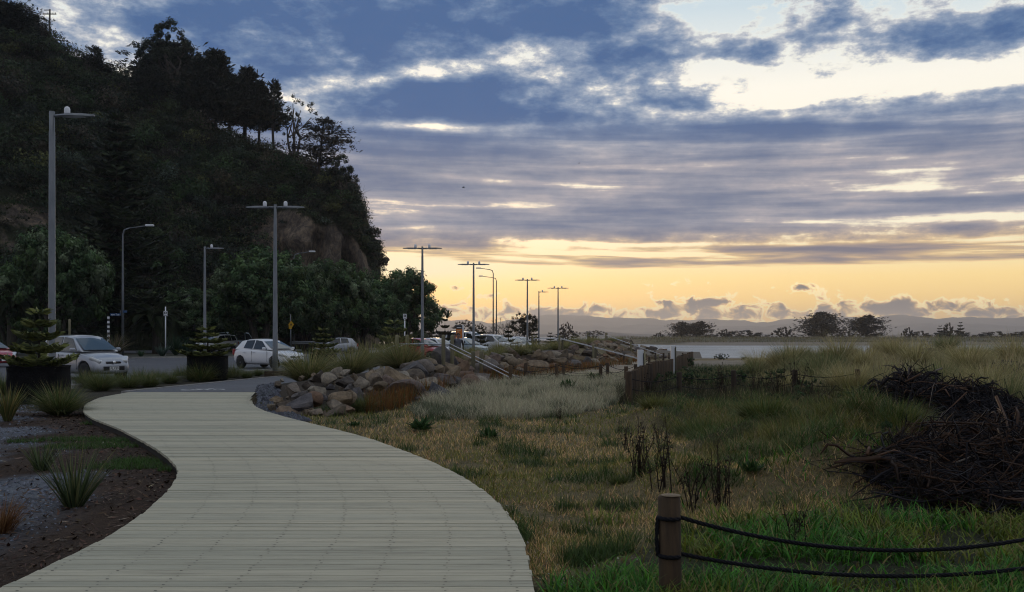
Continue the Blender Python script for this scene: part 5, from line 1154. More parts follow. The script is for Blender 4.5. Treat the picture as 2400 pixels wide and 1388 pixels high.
# the near heap, one by one (centre px, centre py, half-width px, label)
NEAR = [(688,915,30,'pointed boulder at the path end of the heap'),(722,905,16,'pale flat-topped stone tucked under the straw tussock'),(735,912,26,'brown angular boulder behind the front row'),(770,890,18,'smooth round brown boulder beside the straw tussock'),(700,927,22,'reddish flat boulder in the middle of the heap'),
 (648,935,14,'dark stone at the slate chips'),(672,945,20,'slanting pale boulder leaning over the slate chips'),(662,962,34,'large tan boulder in front at the lawn edge'),(735,938,20,'round olive boulder among the heap'),(757,930,16,'striped brown stone in the heap'),(712,948,34,'long dark slab across the front of the heap'),(725,958,18,'rust-stained stone under the dark slab'),
 (748,965,22,'dark grey boulder at the front of the heap'),(800,934,24,'rounded tan boulder right of the middle'),(780,950,22,'reddish-brown sloping boulder in the front row'),(795,964,32,'dark flat boulder at the lawn'),(812,958,16,'small light-brown stone at the right front'),(775,905,16,'white-veined small stone behind'),(806,897,20,'orange-tan boulder in the second row'),(830,888,24,'long brown boulder below the tussock'),
 (796,878,20,'flat topped boulder near the crest'),(838,918,24,'split grey boulder at the right of the heap'),(820,910,20,'dark angular boulder right of the orange one'),(850,900,24,'grey boulder with a white edge'),(826,930,26,'big light grey boulder above the small tuft'),(868,885,22,'tilted long pale boulder'),(893,874,30,'big pale boulder left of the broad tussock'),(880,893,18,'rounded grey stone below the pale boulders'),(905,890,24,'rusty streaked boulder below the broad tussock'),(892,905,14,'small round stone in the rushes'),(640,950,12,'small stone half sunk in the slate chips'),(762,972,14,'low stone at the grass edge'),(695,972,12,'flat stone sunk at the lawn edge')]
for px, py, w, lb in NEAR:
    z = float(np.interp(py, [872, 900, 930, 950, 972], [.55, .42, .28, .12, -.05])); p = P(px, py, z); s = w*p.y/F*1.36
    boulder(p.x, p.y, z-.02, s, s*rb.uniform(.68, .9), lb, 'near boulder heap', 'round' in lb)
for k in range(44):
    y = rb.uniform(20.6, 27.5); x = rb.uniform(max(float(crest(y))-.2, float(bw_r(min(y, 27.8)))+.55), float(toe(y))-.05) if float(toe(y)) > max(float(crest(y)), float(bw_r(min(y, 27.8)))+.55)+.2 else None
    if x is None: continue
    s = rb.uniform(.10, .24); boulder(x, y, gz1(x, y)+s*.35+.05, s, s*rb.uniform(.6, .9), 'small stone wedged between the big boulders of the near heap', 'small stones in the near heap')
def bank(y0, y1, n, label):
    for k in range(n):
        y = y0+(y1-y0)*rb.random(); c, t = float(crest(y)), float(toe(y)); f = rb.uniform(.02, 1.0); x = c+.25+(t-c)*f; s = rb.uniform(.28, .62)*(1+.004*y)
        if any(abs(y-sy-(x-c)*sl) < .75 for sy, sl in ((37.2, -.25), (66, -.2), (100, -.2))): continue
        boulder(x, y, gz1(x, y)+s*.2, s, s*rb.uniform(.55, .85), label, label, rb.random() < .15)
bank(25.5, 36.2, 34, 'boulder on the bank between the near heap and the nearest stairs'); bank(38.2, 65, 66, 'boulder on the bank between the nearest and the middle stairs'); bank(67, 99, 62, 'boulder on the bank between the middle and the far stairs'); bank(101, 116, 34, 'boulder at the far end of the rock bank')
# ================================================================ timber: posts, ropes, stairs
POSTM = MB().lathe([(.072, -.6), (.074, 0), (.073, .98), (.062, 1.0)], 14).mesh('post', MAT['post_timber'])
DOMEM = MB().lathe([(.085, -.6), (.085, .93), (.078, .97), (.055, .99), (.02, 1.0)], 14).mesh('post', MAT['post_green'])
def rope_pts(a, b, sag, n=22):
    a, b = Vector(a), Vector(b); return [a.lerp(b, t/n)+Vector((0, 0, -sag*4*(t/n)*(1-t/n))) for t in range(n+1)]
def twisted(mb, pts, r, strands=3, turns_per_m=9):
    """laid rope: strands wound round the line"""
    L = 0; out = [[] for _ in range(strands)]; fine = []
    for a, b in zip(pts[:-1], pts[1:]):
        m = max(1, int((b-a).length/.02))
        for k in range(m): fine.append(a.lerp(b, k/m))
    fine.append(pts[-1])
    for i, p in enumerate(fine):
        if i: L += (p-fine[i-1]).length
        t = (fine[min(i+1, len(fine)-1)]-fine[max(i-1, 0)]).normalized(); a = Vector((0, 0, 1)); a = (a-t*a.dot(t)).normalized(); b = t.cross(a)
        for s in range(strands):
            an = L*turns_per_m*6.283+s*6.283/strands; out[s].append(p+(a*math.cos(an)+b*math.sin(an))*r*.52)
    for o in out: mb.tube(o, r*.58, 5)
def rope_fence(name, label, posts, H, ropes=((.86, .06), (.48, .05)), r=.013, laid=False, sag=None):
    root = thing(name, label, 'rope fence', posts[0])
    o = Vector(posts[0])
    for p in posts:
        p = Vector(p); q = link('post', POSTM, root, p-o); q.scale = (1, 1, H); q.rotation_euler = (random.uniform(-.02, .02), random.uniform(-.02, .02), random.uniform(0, 6))
    for f, sg in ropes:
        for a, b in zip(posts[:-1], posts[1:]):
            a, b = Vector(a)-o+Vector((0, 0, H*f)), Vector(b)-o+Vector((0, 0, H*f)); d = (b-a).normalized(); mb = MB(); pts = rope_pts(a+d*.06, b-d*.06, (b-a).length*(sg if sg and sg < .2 and sag is None else sag or .055)); 
            (twisted(mb, pts, r) if laid else mb.tube(pts, r, 5)); mb.build('rope', MAT['rope'], root)
    return root
# nearest post with its two laid ropes running out to the right
np0 = Vector(((1572-CX)/360.0, F/360.0, -.10)); HN = .71
np1 = np0+Vector((3.1, .15, -.02))
rf = rope_fence('rope_fence', 'nearest timber post with two heavy black ropes sagging to the right', [np0, np1], HN, ((.80, .072), (.465, .050)), .0145, True)
pmat('end_grain', rough=.85, build=noisy((.12, .085, .05), (.22, .165, .10), 30)); MB().lathe([(.066, .711), (.064, .7135)], 14).build('sawn_top', MAT['end_grain'], rf)
mbw = MB()
for f in (.80, .455):
    ring = [Vector((.078*math.cos(a), .078*math.sin(a), HN*f)) for a in np.linspace(2.2, 5.4, 12)]; twisted(mbw, ring, .0145)
twisted(mbw, [Vector((-.085, -.01, HN*.80)), Vector((-.095, -.012, HN*.63)), Vector((-.085, -.01, HN*.455))], .0145); mbw.build('rope_loop', MAT['rope'], rf)
lines = lambda L, H: [Vector((P(px, py, z).x, P(px, py, z).y, z)) for px, py, z in L]
def gpost(px, s): x, y = (px-CX)/s, F/s; return Vector((x, y, gz1(x, y)))
rope_fence('rope_fence', 'low rope fence running right from the end of the palisade', [gpost(1475, 92), gpost(1592, 87), gpost(1720, 84), gpost(1862, 82), gpost(2010, 82)], .76, ((.84, 0), (.5, 0)), .011)
rope_fence('rope_fence', 'rope fence with two ropes on the near side of the beach path', [gpost(1196, 63), gpost(1305, 58.7), gpost(1408, 60), gpost(1468, 66)], .66, ((.88, 0), (.45, 0)), .011, sag=.06)
rope_fence('rope_fence', 'rope fence on the far side of the beach path, parallel to the near one', [gpost(1232, 57), gpost(1320, 55), gpost(1424, 56), gpost(1490, 60)], .66, ((.88, 0), (.45, 0)), .011, sag=.06)
rope_fence('rope_fence', 'rope fence crossing the sand beyond the first white marker', [gpost(1398, 31), gpost(1462, 34), gpost(1522, 40)], .7, ((.85, 0), (.45, 0)), .014)
rope_fence('rope_fence', 'farther rope fence toward the second white marker', [gpost(1475, 25), gpost(1536, 24), gpost(1555, 31)], .7, ((.85, 0), (.45, 0)), .016)
rope_fence('rope_fence', 'farthest short rope fence before the water', [gpost(1568, 22), gpost(1582, 24), gpost(1600, 27), gpost(1612, 27)], .7, ((.85, 0), (.45, 0)), .016)
# palisade of posts set close together
def palisade():
    a, b = Vector(((1472-CX)/92.0, F/92.0, 0)), Vector(((1622-CX)/33.0, F/33.0, 0)); L = (b-a).length; n = 104
    root = thing('palisade', 'long wall of close-set round timber posts stepping towards the beach', 'palisade', (a.x, a.y, gz1(a.x, a.y)))
    for k in range(n):
        t = k/(n-1); p = a.lerp(b, t)+Vector((.03*math.sin(t*9), 0, 0)); g = gz1(p.x, p.y); h = (.80+.06*math.sin(t*11))*(1-.02*t)+random.uniform(-.03, .03)+(.10 if t > .88 else 0)
        q = link('post', POSTM, root, (p.x-a.x, p.y-a.y, g-root.location.z)); q.scale = (1.12, 1.12, h); q.rotation_euler = (random.uniform(-.02, .02), random.uniform(-.02, .02), random.uniform(0, 6))
palisade()
def marker(px, d, wpx, top, lb):
    x = (px-CX)/F*d; zt = ZD(top, d); w = wpx*d/F; t = thing('marker_pillar', lb, 'marker', (x, d, gz1(x, d))); h = zt-gz1(x, d)
    MB().box((0, 0, h/2), (w*.86, .10, h)).build('panel', MAT['white_paint'], t, bevel=.008); MB().box((w*.40, -.065, h*.5-.04), (w*.10, .03, h*.9)).build('edge_strip', MAT['dark_sign'], t); MB().tube([(w*.55, .06, -.3), (w*.55, .06, h-.05)], .05, 10).build('post', MAT['post_green'], t)
marker(1501, 28.5, 16, 820, 'nearer white marker panel standing at the palisade'); marker(1577, 43, 11, 810, 'farther white marker panel near the water')
# stairs over the bank
def stairs(label, y0, slope_len, width, z_top, z_bot, ang, rail=1.0, mirror_steps=4, sc=1.0):
    """platform on the crest, a flight down to the beach on +x, a short one back to the path on -x; local x runs seaward"""
    x0 = float(crest(y0)); root = thing('stairs', label, 'stairs', (x0, y0, 0), ang)
    pl = 2.0*sc; drop = z_top-z_bot; n = 7; hw = width/2
    MB().box((-.2, 0, z_top-.03), (pl, width, .06)).build('platform', MAT['stringer'], root)
    for k in range(n):
        f = (k+.6)/n; MB().box((pl/2-.2+slope_len*f, 0, z_top-drop*f), (.30, width-.06, .045)).build('tread', MAT['stringer'], root)
    for s in (-1, 1):
        a, b = Vector((pl/2-.35, s*hw, z_top-.12)), Vector((pl/2-.2+slope_len, s*hw, z_bot-.05)); d = b-a; mb = MB()
        mb.raw([(a.x, s*hw-.025, a.z-.13), (b.x, s*hw-.025, b.z-.13), (b.x, s*hw-.025, b.z+.13), (a.x, s*hw-.025, a.z+.13), (a.x, s*hw+.025, a.z-.13), (b.x, s*hw+.025, b.z-.13), (b.x, s*hw+.025, b.z+.13), (a.x, s*hw+.025, a.z+.13)], [[0, 1, 2, 3], [7, 6, 5, 4], [0, 4, 5, 1], [2, 6, 7, 3], [1, 5, 6, 2], [0, 3, 7, 4]]); mb.build('stringer', MAT['stringer'], root)
        yy = s*(hw+.10)
        for px_, pz, h in ((-pl/2-.15, z_top, 1.22), (pl/2-.25, z_top, 1.22), (pl/2-.2+slope_len*.46, z_top-drop*.46, 1.02), (pl/2-.2+slope_len*.96, z_bot, .62), (-pl/2-1.25, .05, .95)):
            q = link('post', DOMEM, root, (px_, yy, pz-.15)); q.scale = (.9, .9, h+.12)
        for off, dz in ((-.11*s, 0.0),):
            r0 = z_top+rail+dz; pts = [(-pl/2-1.75, yy+off, rail*.62+dz), (-pl/2-1.68, yy+off, rail*.85+dz), (-pl/2-1.5, yy+off, rail*.92+dz+.03), (-pl/2-.15, yy+off, r0), (0, yy+off, r0), (pl/2-.3, yy+off, r0), (pl/2-.2+slope_len*1.02, yy+off, z_bot+rail*.62+dz), (pl/2-.1+slope_len*1.07, yy+off, z_bot+rail*.45+dz), (pl/2-.2+slope_len*1.06, yy+off, z_bot+rail*.3+dz)]
            if dz and s: pass
            MB().tube([Vector(p) for p in pts], .021, 8).build('handrail', MAT['stainless'], root)
    return root
stairs('nearest timber stairs over the rock bank with two steel handrails', 37.2, 2.5, 1.0, .50, -.45, math.radians(-13), .82)
stairs('middle timber stairs with steel handrails over the rock bank', 66, 5.0, 1.3, .50, -.45, math.radians(-11), .95)
stairs('far timber stairs with steel handrails near the end of the bank', 100, 5.6, 1.4, .80, -.9, math.radians(-10), .9)
# ================================================================ lamps
def lamp_head(root, x, s, z):
    mb = MB(); prof = [(0, .16, .0), (.25, .16, .03), (.6, .12, .035), (.95, .05, .01)]
    vs = []; f = []
    for (t, w, h) in prof: vs += [(x+s*t, -w, z), (x+s*t, w, z), (x+s*t, w*.7, z+.04+h), (x+s*t, -w*.7, z+.04+h)]
    for i in range(3):
        b = i*4
        for k in range(4): f.append([b+k, b+(k+1) % 4, b+4+(k+1) % 4, b+4+k] if s < 0 else [b+k, b+4+k, b+4+(k+1) % 4, b+(k+1) % 4])
    f += [[0, 1, 2, 3], [12, 15, 14, 13]]; mb.raw(vs, f, False); h = mb.build('lamp_head', MAT['galvanised'], root)
    MB().box((x+s*.4, 0, z-.012), (.5, .2, .018)).build('lens', MAT['lens'], h)
    MB().lathe([(.075, 0), (.08, .04), (.08, .15), (.06, .20), (.02, .22)], 12, (x+s*.18, 0, z+.06)).build('sensor', MAT['lamp_white'], h)
def car_park_lamp(label, px, d, top, double=True, wb=.11, wt=.06, sgn=1):
    x = (px-CX)/F*d; H = ZD(top, d); root = thing('street_lamp', label, 'street lamp', (x, d, 0), 0, 'car park lamps')
    MB().lathe([(wb, -.1), (wb, 1.0), (wb*.94, 1.02), (wt*1.1, H-.5), (wt, H-.48), (wt, H+.08)], 12).build('pole', MAT['galvanised'], root)
    MB().lathe([(wb*1.9, 0), (wb*1.9, .03), (wb*1.2, .06)], 12).build('base_plate', MAT['galvanised'], root)
    for s in ((-1, 1) if double else (sgn,)):
        MB().tube([(0, 0, H-.05), (s*.28, 0, H-.03)], .045, 8).build('arm', MAT['galvanised'], root); lamp_head(root, s*.25, s, H-.06)
    return root
car_park_lamp('tall single-headed lamp post in the planting bed at the left', 122, 26.6, 268, False, .105, .075)
car_park_lamp('double-headed lamp post beside the white hatchback', 645, 39, 484, True, .115, .06)
car_park_lamp('single-headed lamp post across the car park above the young pine', 480, 59, 581, False)
for px, d, top, lb in ((990,58,581,'double-headed lamp post behind the nearest stairs'),(1110,71.4,619,'double-headed lamp post in front of the parked car row'),(1236,92,656,'double-headed lamp post beside the small round tree'),(1308,107,675,'last double-headed lamp post on the bank')): car_park_lamp(lb, px, d, top)
car_park_lamp('far single-headed lamp post between two double ones', 1263, 117, 684, False)
def road_lamp(label, px, d, top, reach, s):
    x = (px-CX)/F*d; H = ZD(top, d); root = thing('road_lamp', label, 'street lamp', (x, d, 0), 0, 'road lamps with outreach arms')
    MB().tube([(0, 0, -.1), (0, 0, H*.55), (0, 0, H-.5), (s*.12, 0, H-.12), (s*.5, 0, H)], [.10, .085, .06, .055, .05], 9).build('pole', MAT['galvanised'], root)
    MB().tube([(s*.5, 0, H), (s*reach, 0, H+reach*.10)], .04, 8).build('arm', MAT['galvanised'], root)
    MB().box((s*(reach+.25), 0, H+reach*.10+.03), (.62, .26, .15)).build('lamp_head', MAT['lamp_white'], root, bevel=.05)
road_lamp('curved road lamp with a long arm in front of the dark pine', 288, 70, 535, 1.75, 1); road_lamp('road lamp arm showing above the trees below the cliff', 689, 95, 594, 1.6, 1)
road_lamp('taller of two road lamps with arms reaching left over the road', 1156, 118, 632, 1.6, -1); road_lamp('lower of two road lamps with arms reaching left over the road', 1163.5, 135, 651, 2.0, -1)
def power_pole():
    b = on_hill(112, 90); d = b.y; x = (117-CX)/F*d; z0 = ZD(78, d); root = thing('power_pole', 'wooden power pole with crossarm on the headland top', 'power pole', (x, d, z0-1.0)); h = ZD(22, d)-z0+1.0
    MB().tube([(-.1, 0, 0), (0, 0, h)], [.16, .11], 8).build('pole', MAT['bark'], root); MB().box((0, -.12, h-.75), (2.0, .1, .12), 0).build('crossarm', MAT['bark'], root); MB().box((-.35, -.1, h-.15), (1.0, .1, .1)).build('upper_arm', MAT['bark'], root)
    for q in (-.9, -.3, .5, .9): MB().lathe([(.05, 0), (.05, .14), (.02, .18)], 8, (q, -.12, h-.69)).build('insulator', MAT['lens'], root)
    for q, e in ((-.9, 0), (.9, 0)): MB().tube(rope_pts((q, -.12, h-.55), (q-40, 6, h+4), 1.2), .012, 4).build('wire', MAT['rubber'], root)
power_pole()
# ================================================================ signs
def text_part(root, body, size, loc, mat, rz=0.0, tilt=math.pi/2):
    cu = bpy.data.curves.new('lettering', 'FONT'); cu.body = body; cu.size = size; cu.align_x = 'CENTER'; cu.align_y = 'CENTER'; cu.extrude = .002
    t = bpy.data.objects.new('tmp', cu); COL.objects.link(t); bpy.context.view_layer.update(); me = bpy.data.meshes.new_from_object(t.evaluated_get(bpy.context.evaluated_depsgraph_get())); bpy.data.objects.remove(t); bpy.data.curves.remove(cu)
    me.materials.clear(); me.materials.append(MAT[mat]); o = link('lettering', me, root, loc); o.rotation_euler = (tilt, 0, rz); return o
def post_sign(label, px, d, top, bot, panel, name='parking_sign', px_w=11):
    x = (px-CX)/F*d; H = ZD(top, d); root = thing(name, label, 'sign', (x, d, 0)); MB().tube([(0, 0, -.1), (0, 0, H)], .045, 10).build('post', MAT['white_paint'], root)
    z1, z0 = ZD(panel[0], d), ZD(panel[1], d); w = px_w*d/F; pn = MB().box((.02, -.06, (z0+z1)/2), (w, .02, z1-z0)).build('panel', MAT['white_paint'], root, bevel=.006)
    MB().box((.02, -.072, z1-(z1-z0)*.36), (w*.62, .006, (z1-z0)*.42)).build('symbol', MAT['dark_sign'], pn); MB().box((.02, -.0735, z0+(z1-z0)*.16), (w*.8, .006, (z1-z0)*.1)).build('text_bar', MAT['dark_sign'], pn); MB().box((.02, -.0765, z1-(z1-z0)*.36), (w*.16, .006, (z1-z0)*.3)).build('symbol_mark', MAT['white_paint'], pn)
post_sign('white post with a small white sign in front of the palm', 388, 74, 719, 800, (729, 741), px_w=9)
post_sign('white bus-stop style sign on a white post right of the tree row', 948.5, 66, 736, 800, (736, 748), px_w=8)
def street_name():
    d = 69.6; x = (285-CX)/F*d; root = thing('street_name_sign', 'dark blue street name blades on the curved road lamp', 'sign', (x, d, 0)); z = ZD(737.5, d)
    MB().box((-.42, -.1, z), (.78, .02, .17)).build('name_blade', MAT['blue_sign'], root); text_part(root, 'ton Tce', .19, (-.42, -.113, z-.005), 'white_paint'); MB().box((.22, .05, ZD(730.5, d)), (.34, .02, .17), .9).build('name_blade', MAT['blue_sign'], root); MB().tube([(-.03, -.09, z-.1), (-.03, -.09, z+.3)], .02, 6).build('bracket', MAT['galvanised'], root)
street_name()
def stripe_post():
    d = 68; x = (254-CX)/F*d; root = thing('marker_post', 'black and white striped marker post beside the flax bush', 'post', (x, d, 0)); H = ZD(742, d); n = 12
    for k in range(n): MB().box((0, 0, H*.35+H*.65*(k+.5)/n), (.16, .05, H*.65/n-.004)).build('stripe', MAT['white_paint' if k % 2 else 'dark_sign'], root)
    MB().box((0, .03, H*.5-.1), (.12, .02, H+.1)).build('board', MAT['dark_sign'], root)
stripe_post()
d_ = 62; MB_ = thing('bollard', 'plain timber post behind the silver car', 'post', ((163-CX)/F*d_, d_, 0)); MB().lathe([(.075, -.1), (.075, ZD(750, d_)-.03), (.06, ZD(748, d_))], 12).build('shaft', MAT['post_green'], MB_)
def diamond():
    d = 84; x = (681.5-CX)/F*d; root = thing('warning_sign', 'yellow diamond warning sign on a pole in the shade', 'sign', (x, d, 0)); z = ZD(761, d)
    MB().tube([(0, 0, -.1), (-.02, 0, ZD(737, d))], [.07, .04], 8).build('pole', MAT['galvanised'], root); MB().box((.05, -.09, z), (.5, .02, .5), -.55, 0, math.radians(45)).build('panel', MAT['yellow_sign'], root); MB().box((-.02, -.085, ZD(768, d)), (.38, .02, .24), -.55).build('plate', MAT['yellow_sign'], root); MB().box((.05, -.115, z), (.12, .02, .16), -.55).build('symbol', MAT['dark_sign'], root)
diamond()
pmat('cream_print', (.62, .42, .25), .6)
def info_sign():
    d = 61; x = (1078-CX)/F*d; root = thing('information_sign', 'white information pillar with an orange panel and dark header beside the walking man', 'sign', (x, d, 0), -.25); H = ZD(762, d); w = .50
    MB().box((0, 0, H/2), (w, .16, H)).build('pillar', MAT['white_paint'], root, bevel=.01); MB().box((-.03, -.086, H-.13), (w*.86, .012, .24)).build('header', MAT['dark_sign'], root); MB().box((-.03, -.086, H-.56), (w*.86, .012, .60)).build('panel', MAT['orange_sign'], root)
    MB().box((-.03, -.0945, H-.16), (w*.62, .006, .045)).build('header_line', MAT['white_paint'], root); MB().box((-.05, -.0945, H-.36), (w*.5, .006, .05)).build('text_line', MAT['cream_print'], root); MB().box((-.10, -.0945, H-.46), (w*.22, .006, .05)).build('text_line', MAT['cream_print'], root)
    MB().lathe([(.11, 0), (.11, .012)], 20).build('round_emblem', MAT['teal'], root, loc=(-.04, -.094, H-.68)).rotation_euler = (math.pi/2, 0, 0)
info_sign()
def guard_rail():
    d = 92; a, b = (684-CX)/F*d, (757-CX)/F*d; root = thing('guard_rail', 'galvanised road guard rail behind the white hatchback', 'guard rail', (a, d, 0)); L = b-a; z = ZD(800, d); pr = [(-.16, .0), (-.10, -.05), (-.04, 0), (.04, 0), (.10, -.05), (.16, 0)]
    vs = []; f = []
    for i, (xx, yy) in enumerate(((0, 0), (L*.5, .3), (L*1.6, 1.2))):
        vs += [(xx, yy+q, z-.15+h) for h, q in pr]
    for i in range(2):
        for k in range(5): f.append([i*6+k, i*6+6+k, i*6+7+k, i*6+k+1])
    MB().raw(vs, f).build('beam', MAT['galvanised'], root)
    for k in range(5): MB().box((L*.35*k+.1, .12+.25*k, z*.5-.15), (.12, .12, z+.1)).build('post', MAT['post_timber'], root)
guard_rail()
def bench():
    d = 46; x = (889-CX)/F*d; root = thing('bench', 'small pale bench on the bank behind the tussocks', 'bench', (x, d, .1), .4)
    for k in range(3): MB().box((0, -.12+.13*k, .45), (.9, .11, .035)).build('seat_slat', MAT['white_paint'], root)
    for k in range(2): MB().box((0, .26, .62+.15*k), (.9, .03, .11)).build('back_slat', MAT['white_paint'], root)
    for s in (-.38, .38): MB().box((s, .05, .2), (.06, .4, .46)).build('leg', MAT['galvanised'], root); MB().box((s, .285, .6), (.05, .03, .5)).build('back_post', MAT['galvanised'], root)
bench()
# ================================================================ planters with young pines
pmat('planter_fabric', rough=0.9, build=noisy((.004, .004, .005), (.011, .011, .012), 6, bstr=.6, bdist=.03), spec=.1)
def planter(px, base_py, w, h, label, plabel, ph, pw, k, z=0.0):
    p = P(px, base_py, z); s = F/p.y; W_, H_ = w/s, h/s; root = thing('planter', label, 'planter', (p.x, p.y, z), .15); mb = MB(); n = 24; prof = [(.97, 0), (1.0, .1), (1.01, .45), (.985, .8), (1.0, .97), (1.03, 1.0), (.95, 1.0), (.93, .93)]; vs = []; f = []
    rg = random.Random(px)
    def sq(a): c, s_ = math.cos(a), math.sin(a); return (abs(c)**.5*math.copysign(1, c), abs(s_)**.5*math.copysign(1, s_))
    for r, zz in prof:
        for i in range(n): q = sq(2*math.pi*i/n); j = 1+rg.uniform(-.012, .012); vs.append((q[0]*W_/2*r*j, q[1]*W_/2*r*j, zz*H_-.02))
    for j in range(len(prof)-1): f += [[j*n+i, j*n+(i+1) % n, (j+1)*n+(i+1) % n, (j+1)*n+i] for i in range(n)]
    mb.raw(vs, f, True).build('pot', MAT['planter_fabric'], root); MB().box((0, 0, H_*.92), (W_*.86, W_*.86, .02)).build('soil', MAT['planting_soil'], root)
    plant('young_pine', plabel, 'pine', (p.x, p.y, z+H_*.93), SMALLN[k], k*.7, (pw/s/1.25, pw/s/1.25, ph/s))
planter(92, 936, 122, 80, 'black fabric planter beside the tall left lamp post', 'young tiered pine in the planter beside the tall left lamp', 130, 150, 0)
planter(487, 889, 88, 56, 'black fabric planter between the two nearest parked cars', 'young flat-topped pine in the planter between the cars', 66, 112, 1)
planter(758, 868, 62, 40, 'black fabric planter right of the white hatchback', 'brownish young pine in the planter right of the hatchback', 58, 70, 2)
for k, (px, d, w, top, lb) in enumerate(((925,62,74,756,'young pine standing behind the bench'),(1043,76,42,752,'young tiered pine left of the information sign'),(1127,84,40,770,'young pine in front of the parked car row, left one'),(1192,90,40,768,'young pine in front of the parked car row, right one'),(1105,100,20,770,'small young pine between the sign and the lamp'),(1252,98,40,776,'young pine below the small round tree'),(1345,112,36,785,'young pine at the bank between middle and far stairs'),(1290,108,34,782,'young pine right of the round tree'))):
    plant('young_pine', lb, 'pine', ((px-CX)/F*d, d, 0), FARN[k % 2] if k else SMALLN[0], k*.5, (w*d/F/.8, w*d/F/.8, ZD(top, d)))
# ================================================================ vehicles (local x forward, y left)
def apply_mods(o):
    dg = bpy.context.evaluated_depsgraph_get(); me = bpy.data.meshes.new_from_object(o.evaluated_get(dg)); return me
CAR = dict(
 hatch=dict(st=[(-1.95,.60,.60,.42),(-1.91,.72,.86,.30),(-1.74,.80,.985,.23),(-1.2,.845,1.0,.20),(-.3,.85,.965,.19),(.55,.85,.93,.19),(.95,.84,.905,.19),(1.35,.81,.83,.20),(1.68,.74,.72,.21),(1.87,.64,.58,.24),(1.94,.52,.46,.30)],
   cab=dict(zb=.93,wb=.77,base=(-1.80,1.02),roof=(-1.42,-.85,-.2,.12),H=1.50,wr=.57,sag=(.07,.0,.0,.05)), wheel=(1.22,-1.27,.30),
   win=[[(.70,.965),(.16,1.375),(-.30,1.43),(-.34,.985)],[(-.42,.99),(-.38,1.43),(-.98,1.41),(-1.10,1.03)]], L=3.9, W=1.70),
 mpv=dict(st=[(-1.88,.60,.62,.42),(-1.85,.72,.92,.30),(-1.68,.77,1.0,.23),(-1.1,.80,1.0,.20),(-.2,.81,.97,.19),(.6,.81,.945,.19),(1.0,.80,.93,.19),(1.35,.78,.86,.20),(1.66,.72,.74,.21),(1.82,.63,.58,.24),(1.88,.54,.44,.30)],
   cab=dict(zb=.95,wb=.74,base=(-1.80,1.06),roof=(-1.55,-.9,-.2,.22),H=1.55,wr=.58,sag=(.04,.0,.0,.04)), wheel=(1.20,-1.18,.30),
   win=[[(.72,.985),(.24,1.42),(-.30,1.475),(-.34,1.0)],[(-.42,1.0),(-.38,1.475),(-1.0,1.46),(-1.05,1.02)],[(-1.13,1.03),(-1.08,1.45),(-1.42,1.40),(-1.55,1.08)]], L=3.76, W=1.62),
 suv=dict(st=[(-2.15,.66,.70,.50),(-2.11,.80,1.0,.38),(-1.95,.86,1.10,.32),(-1.2,.89,1.12,.30),(0,.90,1.10,.28),(.7,.90,1.08,.28),(1.1,.89,1.06,.28),(1.6,.87,1.0,.30),(1.95,.82,.90,.32),(2.10,.74,.72,.36),(2.15,.62,.56,.42)],
   cab=dict(zb=1.05,wb=.82,base=(-2.0,1.15),roof=(-1.80,-1.0,-.2,.30),H=1.78,wr=.66,sag=(.05,.0,.0,.04)), wheel=(1.35,-1.33,.36),
   win=[[(.80,1.12),(.30,1.62),(-.30,1.69),(-.34,1.13)],[(-.42,1.13),(-.38,1.69),(-1.08,1.68),(-1.14,1.15)],[(-1.22,1.16),(-1.16,1.67),(-1.66,1.62),(-1.78,1.20)]], L=4.3, W=1.8),
 van=dict(st=[(-2.25,.74,.75,.50),(-2.22,.82,1.05,.38),(-2.1,.86,1.16,.32),(-1.2,.88,1.17,.30),(0,.88,1.15,.28),(.9,.88,1.13,.28),(1.4,.87,1.10,.28),(1.8,.85,1.02,.30),(2.08,.80,.90,.32),(2.2,.72,.72,.36),(2.25,.62,.56,.42)],
   cab=dict(zb=1.10,wb=.83,base=(-2.2,1.6),roof=(-2.12,-1.2,0,.85),H=2.05,wr=.72,sag=(.03,.0,.0,.04)), wheel=(1.45,-1.35,.34),
   win=[[(1.28,1.20),(.86,1.80),(.32,1.92),(.28,1.20)],[(.20,1.20),(.22,1.92),(-.85,1.94),(-.88,1.20)],[(-.96,1.20),(-.94,1.94),(-1.90,1.92),(-1.96,1.20)]], L=4.5, W=1.76))
